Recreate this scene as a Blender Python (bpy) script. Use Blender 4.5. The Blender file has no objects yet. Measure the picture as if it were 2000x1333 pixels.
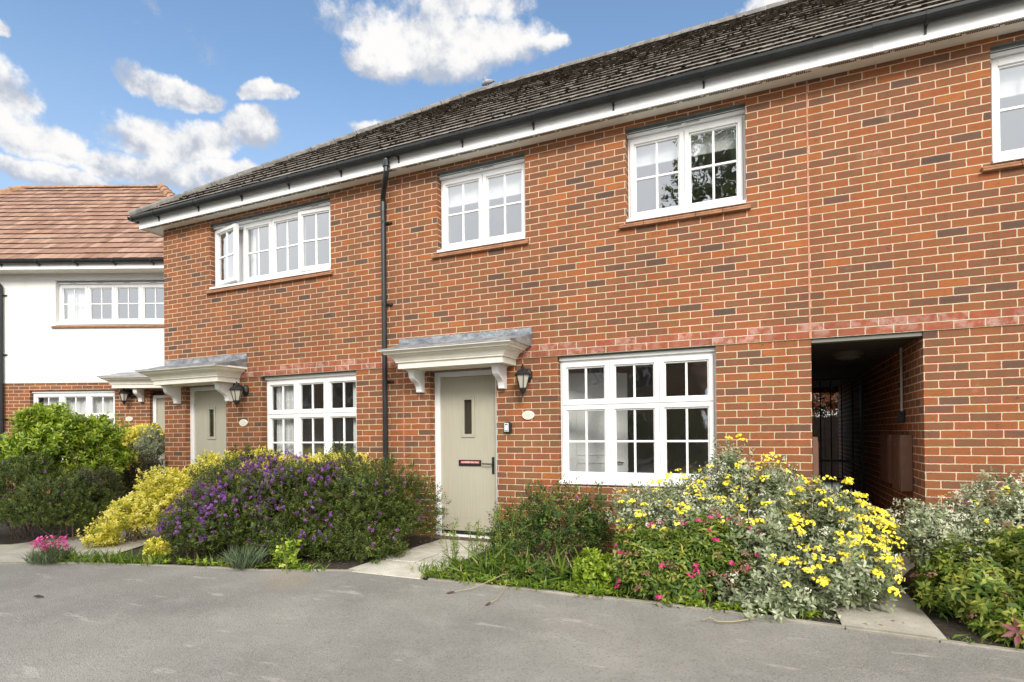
import bpy, bmesh, math, random
import numpy as np
from mathutils import Vector, Matrix
random.seed(7)
RNG = np.random.default_rng(11)
sc = bpy.context.scene
COL = sc.collection
PI = math.pi
R = math.radians

# ------------------------------------------------------------------ node helpers
class NT:
    """tiny wrapper for writing node trees"""
    def __init__(s, tree): s.t = tree; s.n = tree.nodes; s.l = tree.links
    def new(s, typ, **kw):
        nd = s.n.new(typ)
        for k, v in kw.items(): setattr(nd, k, v)
        return nd
    def put(s, sock, val):
        if isinstance(val, bpy.types.NodeSocket): s.l.new(val, sock)
        elif val is not None:
            if hasattr(sock.default_value, '__len__') and not hasattr(val, '__len__'): val = (val,) * len(sock.default_value)
            if hasattr(val, '__len__') and len(val) == 3 and len(sock.default_value) == 4: val = (*val, 1)
            sock.default_value = val
    def m(s, op, a, b=None, c=None, clamp=False):
        nd = s.new('ShaderNodeMath', operation=op, use_clamp=clamp)
        for i, v in enumerate((a, b, c)):
            if v is not None: s.put(nd.inputs[i], v)
        return nd.outputs[0]
    def vm(s, op, a, b=None, sc=None):
        nd = s.new('ShaderNodeVectorMath', operation=op)
        s.put(nd.inputs[0], a)
        if b is not None: s.put(nd.inputs[1], b)
        if sc is not None: s.put(nd.inputs['Scale'], sc)
        return nd.outputs['Value'] if op in ('DOT_PRODUCT', 'LENGTH') else nd.outputs['Vector']
    def mix(s, f, a, b, mode='MIX'):
        nd = s.new('ShaderNodeMix', data_type='RGBA', blend_type=mode)
        s.put(nd.inputs[0], f); s.put(nd.inputs[6], a); s.put(nd.inputs[7], b)
        return nd.outputs[2]
    def ss(s, x, a, b, lo=0., hi=1.):
        nd = s.new('ShaderNodeMapRange', interpolation_type='SMOOTHSTEP')
        s.put(nd.inputs[0], x)
        for i, v in enumerate((a, b, lo, hi)): s.put(nd.inputs[1 + i], v)
        return nd.outputs[0]
    def noise(s, vec, scale, detail=3, rough=.55, dist=0.):
        nd = s.new('ShaderNodeTexNoise')
        if vec is not None: s.put(nd.inputs['Vector'], vec)
        s.put(nd.inputs['Scale'], scale); s.put(nd.inputs['Detail'], detail); s.put(nd.inputs['Roughness'], rough); s.put(nd.inputs['Distortion'], dist)
        return nd.outputs[0]
    def white(s, vec):
        nd = s.new('ShaderNodeTexWhiteNoise', noise_dimensions='3D'); s.put(nd.inputs['Vector'], vec)
        return nd.outputs['Value'], nd.outputs['Color']
    def xyz(s, x, y, z):
        nd = s.new('ShaderNodeCombineXYZ')
        for i, v in enumerate((x, y, z)): s.put(nd.inputs[i], v)
        return nd.outputs[0]
    def sep(s, v):
        nd = s.new('ShaderNodeSeparateXYZ'); s.put(nd.inputs[0], v); return nd.outputs
    def ramp(s, f, stops, interp='LINEAR'):
        nd = s.new('ShaderNodeValToRGB'); cr = nd.color_ramp; cr.interpolation = interp
        while len(cr.elements) < len(stops): cr.elements.new(.5)
        for e, (p, c) in zip(cr.elements, stops): e.position = p; e.color = (*c, 1)
        s.put(nd.inputs[0], f); return nd.outputs[0]
    def bump(s, h, dist=.01, strength=1., normal=None):
        nd = s.new('ShaderNodeBump'); s.put(nd.inputs['Height'], h); s.put(nd.inputs['Distance'], dist); s.put(nd.inputs['Strength'], strength)
        if normal is not None: s.put(nd.inputs['Normal'], normal)
        return nd.outputs[0]
    def pos(s): return s.new('ShaderNodeNewGeometry').outputs['Position']
    def objc(s): return s.new('ShaderNodeTexCoord').outputs['Object']

def mat(name):
    m = bpy.data.materials.new(name); m.use_nodes = True
    nt = NT(m.node_tree); nt.n.clear()
    out = nt.new('ShaderNodeOutputMaterial'); b = nt.new('ShaderNodeBsdfPrincipled')
    nt.l.new(b.outputs[0], out.inputs[0])
    return m, nt, b, out

def plain(name, col, rough=.5, var=.0, scale=8., bump=0., bscale=60., metal=0., dirt=None, spec=.5):
    """paint / metal / plastic: base colour with soft wear noise and optional dirt"""
    m, nt, b, out = mat(name)
    p = nt.pos(); c = col
    if var:
        n = nt.noise(p, scale, 4)
        c = nt.mix(nt.ss(n, .35, .7), tuple(x * (1 - var) for x in col), tuple(min(1, x * (1 + var)) for x in col))
    if dirt:
        c = nt.mix(nt.m('MULTIPLY', nt.ss(nt.noise(p, dirt[1], 6, .65), .52, .72), dirt[2]), c, dirt[0])
    nt.put(b.inputs['Base Color'], c); nt.put(b.inputs['Roughness'], rough); nt.put(b.inputs['Metallic'], metal)
    nt.put(b.inputs['Specular IOR Level'], spec)
    if bump: nt.put(b.inputs['Normal'], nt.bump(nt.noise(p, bscale, 4), bump))
    return m

def brick_mat(name, axis, obj=False, bloom=False, shade=1.):
    """stretcher-bond facing brick, 225 x 75 mm with mortar; axis = the horizontal axis of the wall"""
    m, nt, b, out = mat(name)
    P = nt.objc() if obj else nt.pos()
    x, y, z = nt.sep(P)
    h = x if axis == 'X' else y
    wob = nt.noise(P, 26., 2); wob2 = nt.noise(nt.vm('ADD', P, (7.3, 2.1, 4.4)), 26., 2)
    zz = nt.m('ADD', nt.m('DIVIDE', nt.m('SUBTRACT', z, 2.19), .075), nt.m('MULTIPLY', nt.m('SUBTRACT', wob, .5), .10))
    row = nt.m('FLOOR', zz)
    odd = nt.m('MULTIPLY', nt.m('FRACT', nt.m('MULTIPLY', nt.m('ADD', row, 1000.), .5)), 2.)
    rj = nt.white(nt.xyz(row, 3.3, 1.7))[0]
    xx = nt.m('ADD', nt.m('ADD', nt.m('DIVIDE', h, .225), nt.m('MULTIPLY', odd, .5)),
              nt.m('ADD', nt.m('MULTIPLY', nt.m('SUBTRACT', wob2, .5), .045), nt.m('MULTIPLY', nt.m('SUBTRACT', rj, .5), .06)))
    col = nt.m('FLOOR', xx)
    fx = nt.m('SUBTRACT', xx, col); fz = nt.m('SUBTRACT', zz, row)
    dx = nt.m('MULTIPLY', nt.m('MINIMUM', fx, nt.m('SUBTRACT', 1., fx)), .225)
    dz = nt.m('MULTIPLY', nt.m('MINIMUM', fz, nt.m('SUBTRACT', 1., fz)), .075)
    d = nt.m('SMOOTH_MIN', dx, dz, .008)
    isb = nt.ss(d, .0039, .0062)                    # 1 on brick, 0 on mortar
    idv = nt.xyz(col, row, 5.1)
    v1, vc = nt.white(idv); va, vb_, vd = nt.sep(vc)
    inner = nt.ss(nt.m('ADD', d, nt.m('MULTIPLY', nt.m('SUBTRACT', nt.noise(P, 70., 3), .5), .012)), .010, .021)
    tone = nt.ramp(v1, [(0, (.095, .066, .053)), (.035, (.135, .080, .054)), (.13, (.195, .098, .053)), (.4, (.24, .108, .051)), (.7, (.275, .114, .048)), (.93, (.315, .105, .038)), (1, (.39, .14, .042))])
    rim = nt.ramp(va, [(0, (.27, .068, .026)), (.5, (.34, .084, .028)), (1, (.40, .11, .034))])
    dark = nt.m('LESS_THAN', v1, .06)
    rimamt = nt.m('MULTIPLY', nt.m('SUBTRACT', 1., inner), nt.m('SUBTRACT', .95, nt.m('MULTIPLY', dark, .55)))
    c = nt.mix(rimamt, tone, rim)
    # wire-cut streaks, bruises and pits
    st = nt.noise(nt.vm('MULTIPLY', P, (14., 14., 90.)), 1., 3)
    c = nt.mix(nt.m('MULTIPLY', nt.ss(st, .46, .72), .45), c, (.14, .07, .042))
    bru = nt.m('MULTIPLY', nt.ss(nt.noise(nt.vm('ADD', P, (3., 9., 1.)), 22., 4, .7), .57, .68), nt.m('MULTIPLY', nt.ss(vb_, .30, .65), inner))
    c = nt.mix(nt.m('MULTIPLY', bru, .75), c, (.075, .062, .066))
    pit = nt.m('MULTIPLY', nt.ss(nt.noise(P, 120., 2, .5), .66, .72), nt.ss(vd, .35, .6))
    c = nt.mix(nt.m('MULTIPLY', pit, .8), c, (.05, .035, .03))
    if bloom:
        red = nt.mix(.6, c, (.36, .085, .045))
        eff = nt.m('MULTIPLY', nt.ss(nt.noise(nt.vm('ADD', P, (1., 0., 8.)), 9., 6, .7), .40, .62), nt.ss(vb_, .15, .9, .1, .8))
        c = nt.mix(eff, red, (.52, .33, .28))
    else:
        eff = nt.m('MULTIPLY', nt.ss(nt.noise(nt.vm('ADD', P, (11., 0., 3.)), 2.3, 8, .72), .60, .74), .35)
        c = nt.mix(eff, c, (.55, .36, .27))
    mort = nt.mix(nt.noise(P, 45., 3), (.50, .42, .29), (.72, .635, .46))
    c = nt.mix(isb, mort, c)
    big = nt.ss(nt.noise(P, .55, 4, .6), .25, .8, .88, 1.10)
    c = nt.mix(1., c, nt.xyz(big, big, big), 'MULTIPLY')
    stk = nt.ss(nt.noise(nt.vm('MULTIPLY', P, (3.2, 3.2, .28)), 1., 5, .65), .42, .72, 1., .86)
    c = nt.mix(1., c, nt.xyz(stk, stk, stk), 'MULTIPLY')
    if shade != 1.: c = nt.mix(1., c, (shade,) * 3, 'MULTIPLY')
    nt.put(b.inputs['Base Color'], c); nt.put(b.inputs['Roughness'], .88); nt.put(b.inputs['Specular IOR Level'], .25)
    hgt = nt.m('ADD', isb, nt.m('MULTIPLY', nt.noise(P, 150., 3), .25))
    hgt = nt.m('SUBTRACT', hgt, nt.m('MULTIPLY', pit, .5))
    hgt = nt.m('ADD', hgt, nt.m('MULTIPLY', nt.m('SUBTRACT', va, .5), .25))
    nt.put(b.inputs['Normal'], nt.bump(hgt, .007, 1.))
    return m

def glass_mat(name, base=.10, edge=.75, tint=(.95, .97, .96)):
    m, nt, b, out = mat(name)
    nt.n.remove(b)
    tr = nt.new('ShaderNodeBsdfTransparent'); nt.put(tr.inputs[0], tint)
    gl = nt.new('ShaderNodeBsdfGlossy'); nt.put(gl.inputs['Roughness'], 0.0); nt.put(gl.inputs[0], (.93, .96, 1.))
    P = nt.pos()
    nt.put(gl.inputs['Normal'], nt.bump(nt.noise(P, 3.2, 2, .5), .010, .35))
    lw = nt.new('ShaderNodeLayerWeight'); nt.put(lw.inputs['Blend'], .5)
    f = nt.m('ADD', base, nt.m('MULTIPLY', nt.m('POWER', lw.outputs['Facing'], 3.0), edge), clamp=True)
    mx = nt.new('ShaderNodeMixShader'); nt.put(mx.inputs[0], f)
    nt.l.new(tr.outputs[0], mx.inputs[1]); nt.l.new(gl.outputs[0], mx.inputs[2]); nt.l.new(mx.outputs[0], out.inputs[0])
    return m

def leaf_mat(name, stops, rough=.5, trans=.35, spec=.4, tcol=None):
    """leaf: per-leaf tint attribute through a ramp, some light through the blade"""
    m, nt, b, out = mat(name)
    a = nt.new('ShaderNodeAttribute', attribute_name='tint').outputs['Fac']
    c = nt.ramp(a, stops)
    nt.put(b.inputs['Base Color'], c); nt.put(b.inputs['Roughness'], rough); nt.put(b.inputs['Specular IOR Level'], spec)
    if trans:
        tl = nt.new('ShaderNodeBsdfTranslucent')
        nt.put(tl.inputs[0], nt.mix(1., c, tcol or (1.25, 1.3, .6), 'MULTIPLY'))
        mx = nt.new('ShaderNodeMixShader'); nt.put(mx.inputs[0], trans)
        nt.l.new(b.outputs[0], mx.inputs[1]); nt.l.new(tl.outputs[0], mx.inputs[2]); nt.l.new(mx.outputs[0], out.inputs[0])
    return m

# ------------------------------------------------------------------ materials
M = {}
M['brX'] = brick_mat('brick_face', 'X'); M['brY'] = brick_mat('brick_return', 'Y')
M['brXo'] = brick_mat('brick_face_far_house', 'X', obj=True); M['brYo'] = brick_mat('brick_return_far_house', 'Y', obj=True)
M['band'] = brick_mat('brick_band', 'X', bloom=True)
M['upvc'] = plain('white_upvc', (.86, .86, .85), .32, .03, 3., dirt=((.55, .53, .48), 9., .12))
M['fascia'] = plain('white_fascia', (.83, .83, .81), .4, .03, 3., dirt=((.45, .42, .36), 5., .3))
M['soffit'] = plain('cream_soffit', (.78, .74, .66), .5, .04, 4., dirt=((.45, .38, .28), 6., .25))
M['lintel'] = plain('grey_steel_lintel', (.13, .145, .14), .5, .15, 12.)
M['slot'] = plain('dark_vent_slot', (.03, .025, .02), .8)
M['gutter'] = plain('black_gutter_plastic', (.013, .016, .016), .35, .25, 6., dirt=((.06, .06, .055), 14., .15))
M['blackmetal'] = plain('black_painted_metal', (.016, .017, .018), .42, .2, 20.)
M['lead'] = None
M['cream'] = plain('cream_painted_timber', (.83, .80, .70), .45, .04, 5., dirt=((.5, .46, .36), 12., .2))
M['door'] = None
M['seal'] = plain('pink_joint_sealant', (.50, .22, .14), .7, .15, 30.)
M['plaster'] = plain('interior_plaster', (.80, .78, .74), .8)
M['plaster_dark'] = plain('interior_dark', (.20, .19, .17), .8)
M['ifloor'] = plain('interior_floor', (.36, .32, .26), .7)
M['blind'] = plain('white_roller_blind', (.85, .85, .84), .8)
M['curtain'] = plain('white_net_curtain', (.80, .80, .80), .9)
M['chrome'] = plain('brushed_steel', (.45, .45, .45), .3, metal=1.)
M['glass'] = glass_mat('window_glass', .18, .70)
M['glass_up'] = glass_mat('window_glass_upper', .30, .75)
M['glass_door'] = glass_mat('door_glass', .08, .5, (.35, .36, .34))
M['bulk'] = plain('dark_grey_bulkhead', (.14, .135, .115), .6)  # one even dark grey for the whole bulkhead lamp
M['frost'] = plain('frosted_lamp_glass', (.46, .44, .36), .35)
M['plaque'] = plain('cream_stone_plaque', (.62, .60, .50), .6, .06, 40.)
M['plaque_rim'] = plain('white_plaque_rim', (.82, .80, .74), .5)
M['silver'] = plain('silver_key_safe', (.62, .63, .65), .35)
M['meter'] = plain('brown_meter_box', (.17, .085, .055), .5, .08, 10.)
M['conduit'] = plain('grey_conduit', (.42, .40, .38), .5)
M['red'] = plain('red_enamel', (.45, .008, .03), .35); M['white'] = plain('white_lettering', (.85, .83, .82), .5)
M['wood_fence'] = plain('shadowed_fence', (.045, .032, .022), .8, .3, 8.)  # near-black brown has the fence's shadow put into its colour
M['soil'] = None
M['bark'] = plain('bark', (.12, .085, .06), .9, .35, 25., bump=.004)
M['twig'] = plain('twig', (.17, .115, .075), .9, .35, 40.)
M['greystem'] = plain('grey_stem', (.34, .33, .26), .9, .25, 40.)
M['greenstem'] = plain('green_stem', (.13, .17, .05), .7, .25, 40.)

def mk_lead():
    m, nt, b, out = mat('lead_sheet'); P = nt.pos()
    n = nt.noise(nt.vm('MULTIPLY', P, (5., 5., 9.)), 1., 6, .65)
    c = nt.mix(nt.ss(n, .35, .7), (.17, .185, .205), (.40, .42, .44))
    nt.put(b.inputs['Base Color'], c); nt.put(b.inputs['Roughness'], .42); nt.put(b.inputs['Metallic'], .35)
    nt.put(b.inputs['Normal'], nt.bump(nt.noise(P, 7., 4, .6), .035, .9)); return m
M['lead'] = mk_lead()

def mk_door():
    m, nt, b, out = mat('sage_door_paint'); P = nt.pos()
    g = nt.noise(nt.vm('MULTIPLY', P, (60., 60., 2.2)), 1., 4, .6)
    c = nt.mix(nt.ss(g, .3, .75), (.405, .38, .295), (.445, .42, .33))
    c = nt.mix(nt.m('MULTIPLY', nt.ss(nt.noise(P, 3.5, 5, .6), .5, .72), .25), c, (.48, .45, .355))
    nt.put(b.inputs['Base Color'], c); nt.put(b.inputs['Roughness'], .45)
    nt.put(b.inputs['Normal'], nt.bump(g, .0015, 1.)); return m
M['door'] = mk_door()

def mk_asphalt():
    m, nt, b, out = mat('worn_asphalt'); P = nt.pos()
    ag = nt.new('ShaderNodeTexVoronoi'); nt.put(ag.inputs['Vector'], P); nt.put(ag.inputs['Scale'], 95.)
    sp, sc_ = ag.outputs['Distance'], ag.outputs['Color']
    g1, g2, g3 = nt.sep(sc_)
    big = nt.noise(P, .55, 5, .6); mid = nt.noise(nt.vm('ADD', P, (4., 4., 0.)), 2.6, 6, .68)
    c = nt.mix(nt.ss(big, .3, .72), (.215, .205, .182), (.325, .310, .275))
    c = nt.mix(nt.m('MULTIPLY', nt.ss(mid, .45, .75), .5), c, (.37, .35, .32))
    c = nt.mix(nt.m('MULTIPLY', nt.ss(g1, .45, 1.), .20), c, (.42, .40, .37))
    c = nt.mix(nt.m('MULTIPLY', nt.ss(g2, .78, .97), .34), c, (.085, .08, .075))
    fine = nt.noise(P, 260., 2, .6)
    c = nt.mix(nt.m('MULTIPLY', nt.ss(fine, .58, .72), .3), c, (.10, .095, .09))
    # pale tyre scuffs and a rusty run-off stain
    x, y, z = nt.sep(P)
    scf = nt.m('MULTIPLY', nt.ss(nt.noise(nt.vm('MULTIPLY', nt.vm('ADD', P, (.7, 0., 0.)), (1.1, 4.6, 1.)), 1.3, 4, .7), .60, .70), .5)
    c = nt.mix(scf, c, (.50, .47, .42))
    dk = nt.m('MULTIPLY', nt.ss(nt.noise(nt.vm('ADD', P, (20., 3., 0.)), 1.1, 5, .7), .56, .78), .30)
    c = nt.mix(dk, c, (.15, .145, .135))
    rx = nt.m('DIVIDE', nt.m('SUBTRACT', nt.m('ADD', x, nt.m('MULTIPLY', y, .55)), -6.58), .28); ry = nt.m('DIVIDE', nt.m('ADD', y, 2.3), .32)
    rr = nt.m('ADD', nt.m('MULTIPLY', rx, rx), nt.m('MULTIPLY', ry, ry))
    c = nt.mix(nt.m('MULTIPLY', nt.ss(rr, 1.5, .1), .16), c, (.42, .27, .13))
    nt.put(b.inputs['Base Color'], c); nt.put(b.inputs['Roughness'], .9); nt.put(b.inputs['Specular IOR Level'], .3)
    h = nt.m('ADD', nt.m('MULTIPLY', sp, -1.), nt.m('MULTIPLY', fine, .7))
    nt.put(b.inputs['Normal'], nt.bump(h, .006, .8)); return m
M['asphalt'] = mk_asphalt()

def mk_slab(name, c0, c1, sc=1.):
    m, nt, b, out = mat(name); P = nt.pos()
    n = nt.noise(P, 3.1, 6, .65); f = nt.noise(P, 55., 4, .65)
    c = nt.mix(nt.ss(n, .3, .72), c0, c1)
    c = nt.mix(nt.m('MULTIPLY', nt.ss(f, .52, .72), .5), c, (.16, .14, .11))
    c = nt.mix(nt.m('MULTIPLY', nt.ss(nt.noise(nt.vm('ADD', P, (9., 1., 0.)), 1.7, 6, .7), .55, .75), .45), c, (.19, .175, .13))
    nt.put(b.inputs['Base Color'], c); nt.put(b.inputs['Roughness'], .85); nt.put(b.inputs['Normal'], nt.bump(nt.m('ADD', f, nt.noise(P, 9., 4)), .006)); return m
M['slab'] = mk_slab('paving_slab', (.44, .41, .34), (.62, .59, .50)); M['concrete'] = mk_slab('path_concrete', (.36, .33, .27), (.50, .47, .39))
M['kerb'] = mk_slab('edging_kerb', (.22, .20, .16), (.36, .33, .27))

def mk_soil():
    m, nt, b, out = mat('bed_soil'); P = nt.pos()
    n = nt.noise(P, 22., 7, .75)
    c = nt.ramp(n, [(.3, (.018, .013, .009)), (.52, (.055, .04, .026)), (.66, (.12, .09, .06)), (.8, (.24, .20, .14))])
    nt.put(b.inputs['Base Color'], c); nt.put(b.inputs['Roughness'], .95); nt.put(b.inputs['Normal'], nt.bump(n, .05)); return m
M['soil'] = mk_soil()

def mk_ground():
    m, nt, b, out = mat('rough_ground'); P = nt.pos()
    c = nt.ramp(nt.noise(P, 1.3, 7, .7), [(.3, (.05, .06, .025)), (.6, (.10, .11, .05)), (.8, (.18, .16, .10))])
    nt.put(b.inputs['Base Color'], c); nt.put(b.inputs['Roughness'], .95); return m
M['ground'] = mk_ground()

def mk_render():
    m, nt, b, out = mat('white_render'); P = nt.objc()
    c = nt.mix(nt.ss(nt.noise(P, 1.2, 5, .6), .4, .8), (.80, .795, .77), (.74, .73, .69))
    c = nt.mix(nt.m('MULTIPLY', nt.ss(nt.noise(nt.vm('MULTIPLY', P, (2.4, 2.4, .3)), 1., 5, .65), .5, .75), .35), c, (.62, .60, .55))
    nt.put(b.inputs['Base Color'], c); nt.put(b.inputs['Roughness'], .9)
    nt.put(b.inputs['Normal'], nt.bump(nt.noise(P, 120., 4, .75), .010, .9)); return m
M['render'] = mk_render()

def mk_rooftile():
    """weathered concrete tile: pale lichen on the face, thick dark moss towards each lower edge (UV v = 0 at the tile's lower edge)"""
    m, nt, b, out = mat('mossy_concrete_tile'); P = nt.pos()
    uv = nt.new('ShaderNodeUVMap').outputs[0]; u, v, _ = nt.sep(uv)
    n = nt.noise(P, 13., 6, .7); n2 = nt.noise(nt.vm('ADD', P, (5., 5., 5.)), 3., 5, .65)
    face = nt.mix(nt.ss(n2, .3, .75), (.19, .172, .148), (.36, .335, .29))
    face = nt.mix(nt.m('MULTIPLY', nt.ss(nt.noise(P, 48., 4, .7), .5, .7), .5), face, (.15, .13, .105))
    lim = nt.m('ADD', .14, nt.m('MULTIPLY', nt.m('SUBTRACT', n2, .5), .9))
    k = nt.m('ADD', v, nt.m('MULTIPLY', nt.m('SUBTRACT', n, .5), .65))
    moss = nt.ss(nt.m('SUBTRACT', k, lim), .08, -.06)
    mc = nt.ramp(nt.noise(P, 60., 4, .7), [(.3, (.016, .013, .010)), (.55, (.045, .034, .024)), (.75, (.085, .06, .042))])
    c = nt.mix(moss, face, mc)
    nt.put(b.inputs['Base Color'], c); nt.put(b.inputs['Roughness'], .95); nt.put(b.inputs['Specular IOR Level'], .2)
    nt.put(b.inputs['Normal'], nt.bump(nt.m('ADD', n, nt.m('MULTIPLY', moss, .8)), .02, .8)); return m
M['tile'] = mk_rooftile()
def mk_moss():
    m, nt, b, out = mat('roof_moss'); P = nt.pos()
    c = nt.ramp(nt.noise(P, 9., 5, .7), [(.28, (.020, .016, .010)), (.5, (.045, .034, .024)), (.68, (.075, .055, .04)), (.8, (.05, .055, .02))])
    nt.put(b.inputs['Base Color'], c); nt.put(b.inputs['Roughness'], 1.); nt.put(b.inputs['Specular IOR Level'], .1)
    nt.put(b.inputs['Normal'], nt.bump(nt.noise(P, 120., 3), .02)); return m
M['moss'] = mk_moss()
M['ridge'] = plain('grey_ridge_tile', (.20, .19, .175), .9, .25, 9., bump=.01, dirt=((.06, .05, .04), 6., .6))

def mk_clay(name, obj=True):
    m, nt, b, out = mat(name); P = nt.objc() if obj else nt.pos()
    uv = nt.new('ShaderNodeUVMap').outputs[0]; u, v, _ = nt.sep(uv)
    tid = nt.white(nt.xyz(nt.m('FLOOR', u), nt.m('FLOOR', v), 2.))[0]
    c = nt.ramp(tid, [(0, (.22, .118, .078)), (.35, (.28, .155, .103)), (.7, (.33, .19, .13)), (1, (.39, .24, .17))])
    fu = nt.m('FRACT', u); edge = nt.m('MINIMUM', fu, nt.m('SUBTRACT', 1., fu))
    c = nt.mix(nt.m('MULTIPLY', nt.ss(edge, .07, .0), .55), c, (.20, .085, .06))
    st = nt.noise(nt.vm('MULTIPLY', nt.xyz(u, v, 0.), (2.1, .9, 1.)), 1.6, 5, .7)
    c = nt.mix(nt.m('MULTIPLY', nt.ss(st, .5, .75), .45), c, (.50, .36, .26))
    ml = nt.m('MULTIPLY', nt.ss(nt.noise(P, 1.1, 3, .6), .5, .68), nt.ss(nt.noise(P, 11., 5, .75), .54, .64))
    c = nt.mix(nt.m('MULTIPLY', ml, .75), c, (.09, .06, .05))
    nt.put(b.inputs['Base Color'], c); nt.put(b.inputs['Roughness'], .85); nt.put(b.inputs['Normal'], nt.bump(nt.noise(P, 40., 4), .006)); return m
M['clay'] = mk_clay('terracotta_roof_tile'); M['clay_world'] = mk_clay('opposite_roof_tile', False)
M['clay_edge'] = plain('shaded_tile_edge', (.07, .035, .025), .95, .4, 12.)  # lip colour darkened to paint a shadow line under each tile course
M['clayridge'] = plain('terracotta_ridge', (.36, .205, .12), .85, .2, 7., bump=.008, dirt=((.16, .09, .06), 9., .6))
M['sill'] = plain('terracotta_sill_tile', (.36, .175, .09), .8, .2, 12., bump=.003, dirt=((.28, .16, .10), 20., .5))

# ------------------------------------------------------------------ mesh builder
OFF = {}
class MB:
    def __init__(s): s.v = []; s.f = []; s.m = []; s.uv = {}
    def add(s, vs, fs, mi=0, uvs=None):
        o = len(s.v); s.v += [tuple(map(float, p)) for p in vs]
        for k, f in enumerate(fs):
            if uvs: s.uv[len(s.f)] = uvs[k]
            s.f.append(tuple(i + o for i in f)); s.m.append(mi)
        return s
    def quad(s, a, b, c, d, mi=0, uv=None): return s.add([a, b, c, d], [(0, 1, 2, 3)], mi, [uv] if uv else None)
    def box(s, x0, x1, y0, y1, z0, z1, mi=0):
        v = [(x, y, z) for x in (x0, x1) for y in (y0, y1) for z in (z0, z1)]
        return s.add(v, [(0, 1, 3, 2), (4, 6, 7, 5), (0, 4, 5, 1), (2, 3, 7, 6), (0, 2, 6, 4), (1, 5, 7, 3)], mi)
    def prism(s, poly, axis, a, b, mi=0):
        n = len(poly)
        def P(p, t): return {'x': (t, p[0], p[1]), 'y': (p[0], t, p[1]), 'z': (p[0], p[1], t)}[axis]
        v = [P(p, a) for p in poly] + [P(p, b) for p in poly]
        f = [(i, (i + 1) % n, n + (i + 1) % n, n + i) for i in range(n)] + [tuple(range(n)), tuple(range(2 * n - 1, n - 1, -1))]
        return s.add(v, f, mi)
    def tube(s, pts, r, n=8, mi=0, cap=True):
        pts = [Vector(p) for p in pts]; rs = r if hasattr(r, '__len__') else [r] * len(pts)
        v = []; t0 = None; a = None
        for i, p in enumerate(pts):
            t = (pts[min(i + 1, len(pts) - 1)] - pts[max(i - 1, 0)]).normalized()
            if a is None: a = t.orthogonal().normalized()
            else: a = (a - t * a.dot(t)).normalized()
            b = t.cross(a)
            v += [p + (a * math.cos(2 * PI * k / n) + b * math.sin(2 * PI * k / n)) * rs[i] for k in range(n)]
        f = [(i * n + k, i * n + (k + 1) % n, (i + 1) * n + (k + 1) % n, (i + 1) * n + k) for i in range(len(pts) - 1) for k in range(n)]
        if cap: f += [tuple(range(n - 1, -1, -1)), tuple((len(pts) - 1) * n + k for k in range(n))]
        return s.add(v, f, mi)
    def lathe(s, prof, c, n=8, mi=0, rot=0.):
        v = [(c[0] + r * math.cos(2 * PI * k / n + rot), c[1] + r * math.sin(2 * PI * k / n + rot), c[2] + z) for r, z in prof for k in range(n)]
        f = [(i * n + k, i * n + (k + 1) % n, (i + 1) * n + (k + 1) % n, (i + 1) * n + k) for i in range(len(prof) - 1) for k in range(n)]
        f += [tuple(range(n - 1, -1, -1)), tuple((len(prof) - 1) * n + k for k in range(n))]
        return s.add(v, f, mi)
    def build(s, name, mats, parent=None, base=None, bevel=0., smooth=False, normals=True):
        off = Vector(base) if base is not None else OFF.get(parent.name, Vector()) if parent else Vector()
        me = bpy.data.meshes.new(name)
        me.from_pydata([tuple(Vector(p) - off) for p in s.v], [], s.f)
        me.polygons.foreach_set('material_index', s.m)
        if s.uv:
            l = me.uv_layers.new(name='UVMap')
            for p in me.polygons:
                if p.index in s.uv:
                    for li, q in zip(p.loop_indices, s.uv[p.index]): l.data[li].uv = q
        for k in (mats if isinstance(mats, (list, tuple)) else [mats]): me.materials.append(M[k] if isinstance(k, str) else k)
        if bevel or normals:
            bm = bmesh.new(); bm.from_mesh(me)
            if normals: bmesh.ops.recalc_face_normals(bm, faces=bm.faces)
            if bevel: bmesh.ops.bevel(bm, geom=list(bm.edges), offset=bevel, segments=1, affect='EDGES', clamp_overlap=True)
            bm.to_mesh(me); bm.free()
        if smooth: me.polygons.foreach_set('use_smooth', [True] * len(me.polygons))
        o = bpy.data.objects.new(name, me); COL.objects.link(o)
        if parent: o.parent = parent; OFF[o.name] = off
        else: o.location = off; OFF[o.name] = off
        return o

def tag(o, label=None, cat=None, group=None, kind=None):
    for k, v in (('label', label), ('category', cat), ('group', group), ('kind', kind)):
        if v: o[k] = v
    return o
def empty(name, loc, label, cat, group=None, off=None, rz=0.):
    o = bpy.data.objects.new(name, None); COL.objects.link(o); o.location = loc; o.rotation_euler = (0, 0, rz); o.empty_display_size = .2
    OFF[o.name] = Vector(loc if off is None else off)
    return tag(o, label, cat, group)

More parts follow.
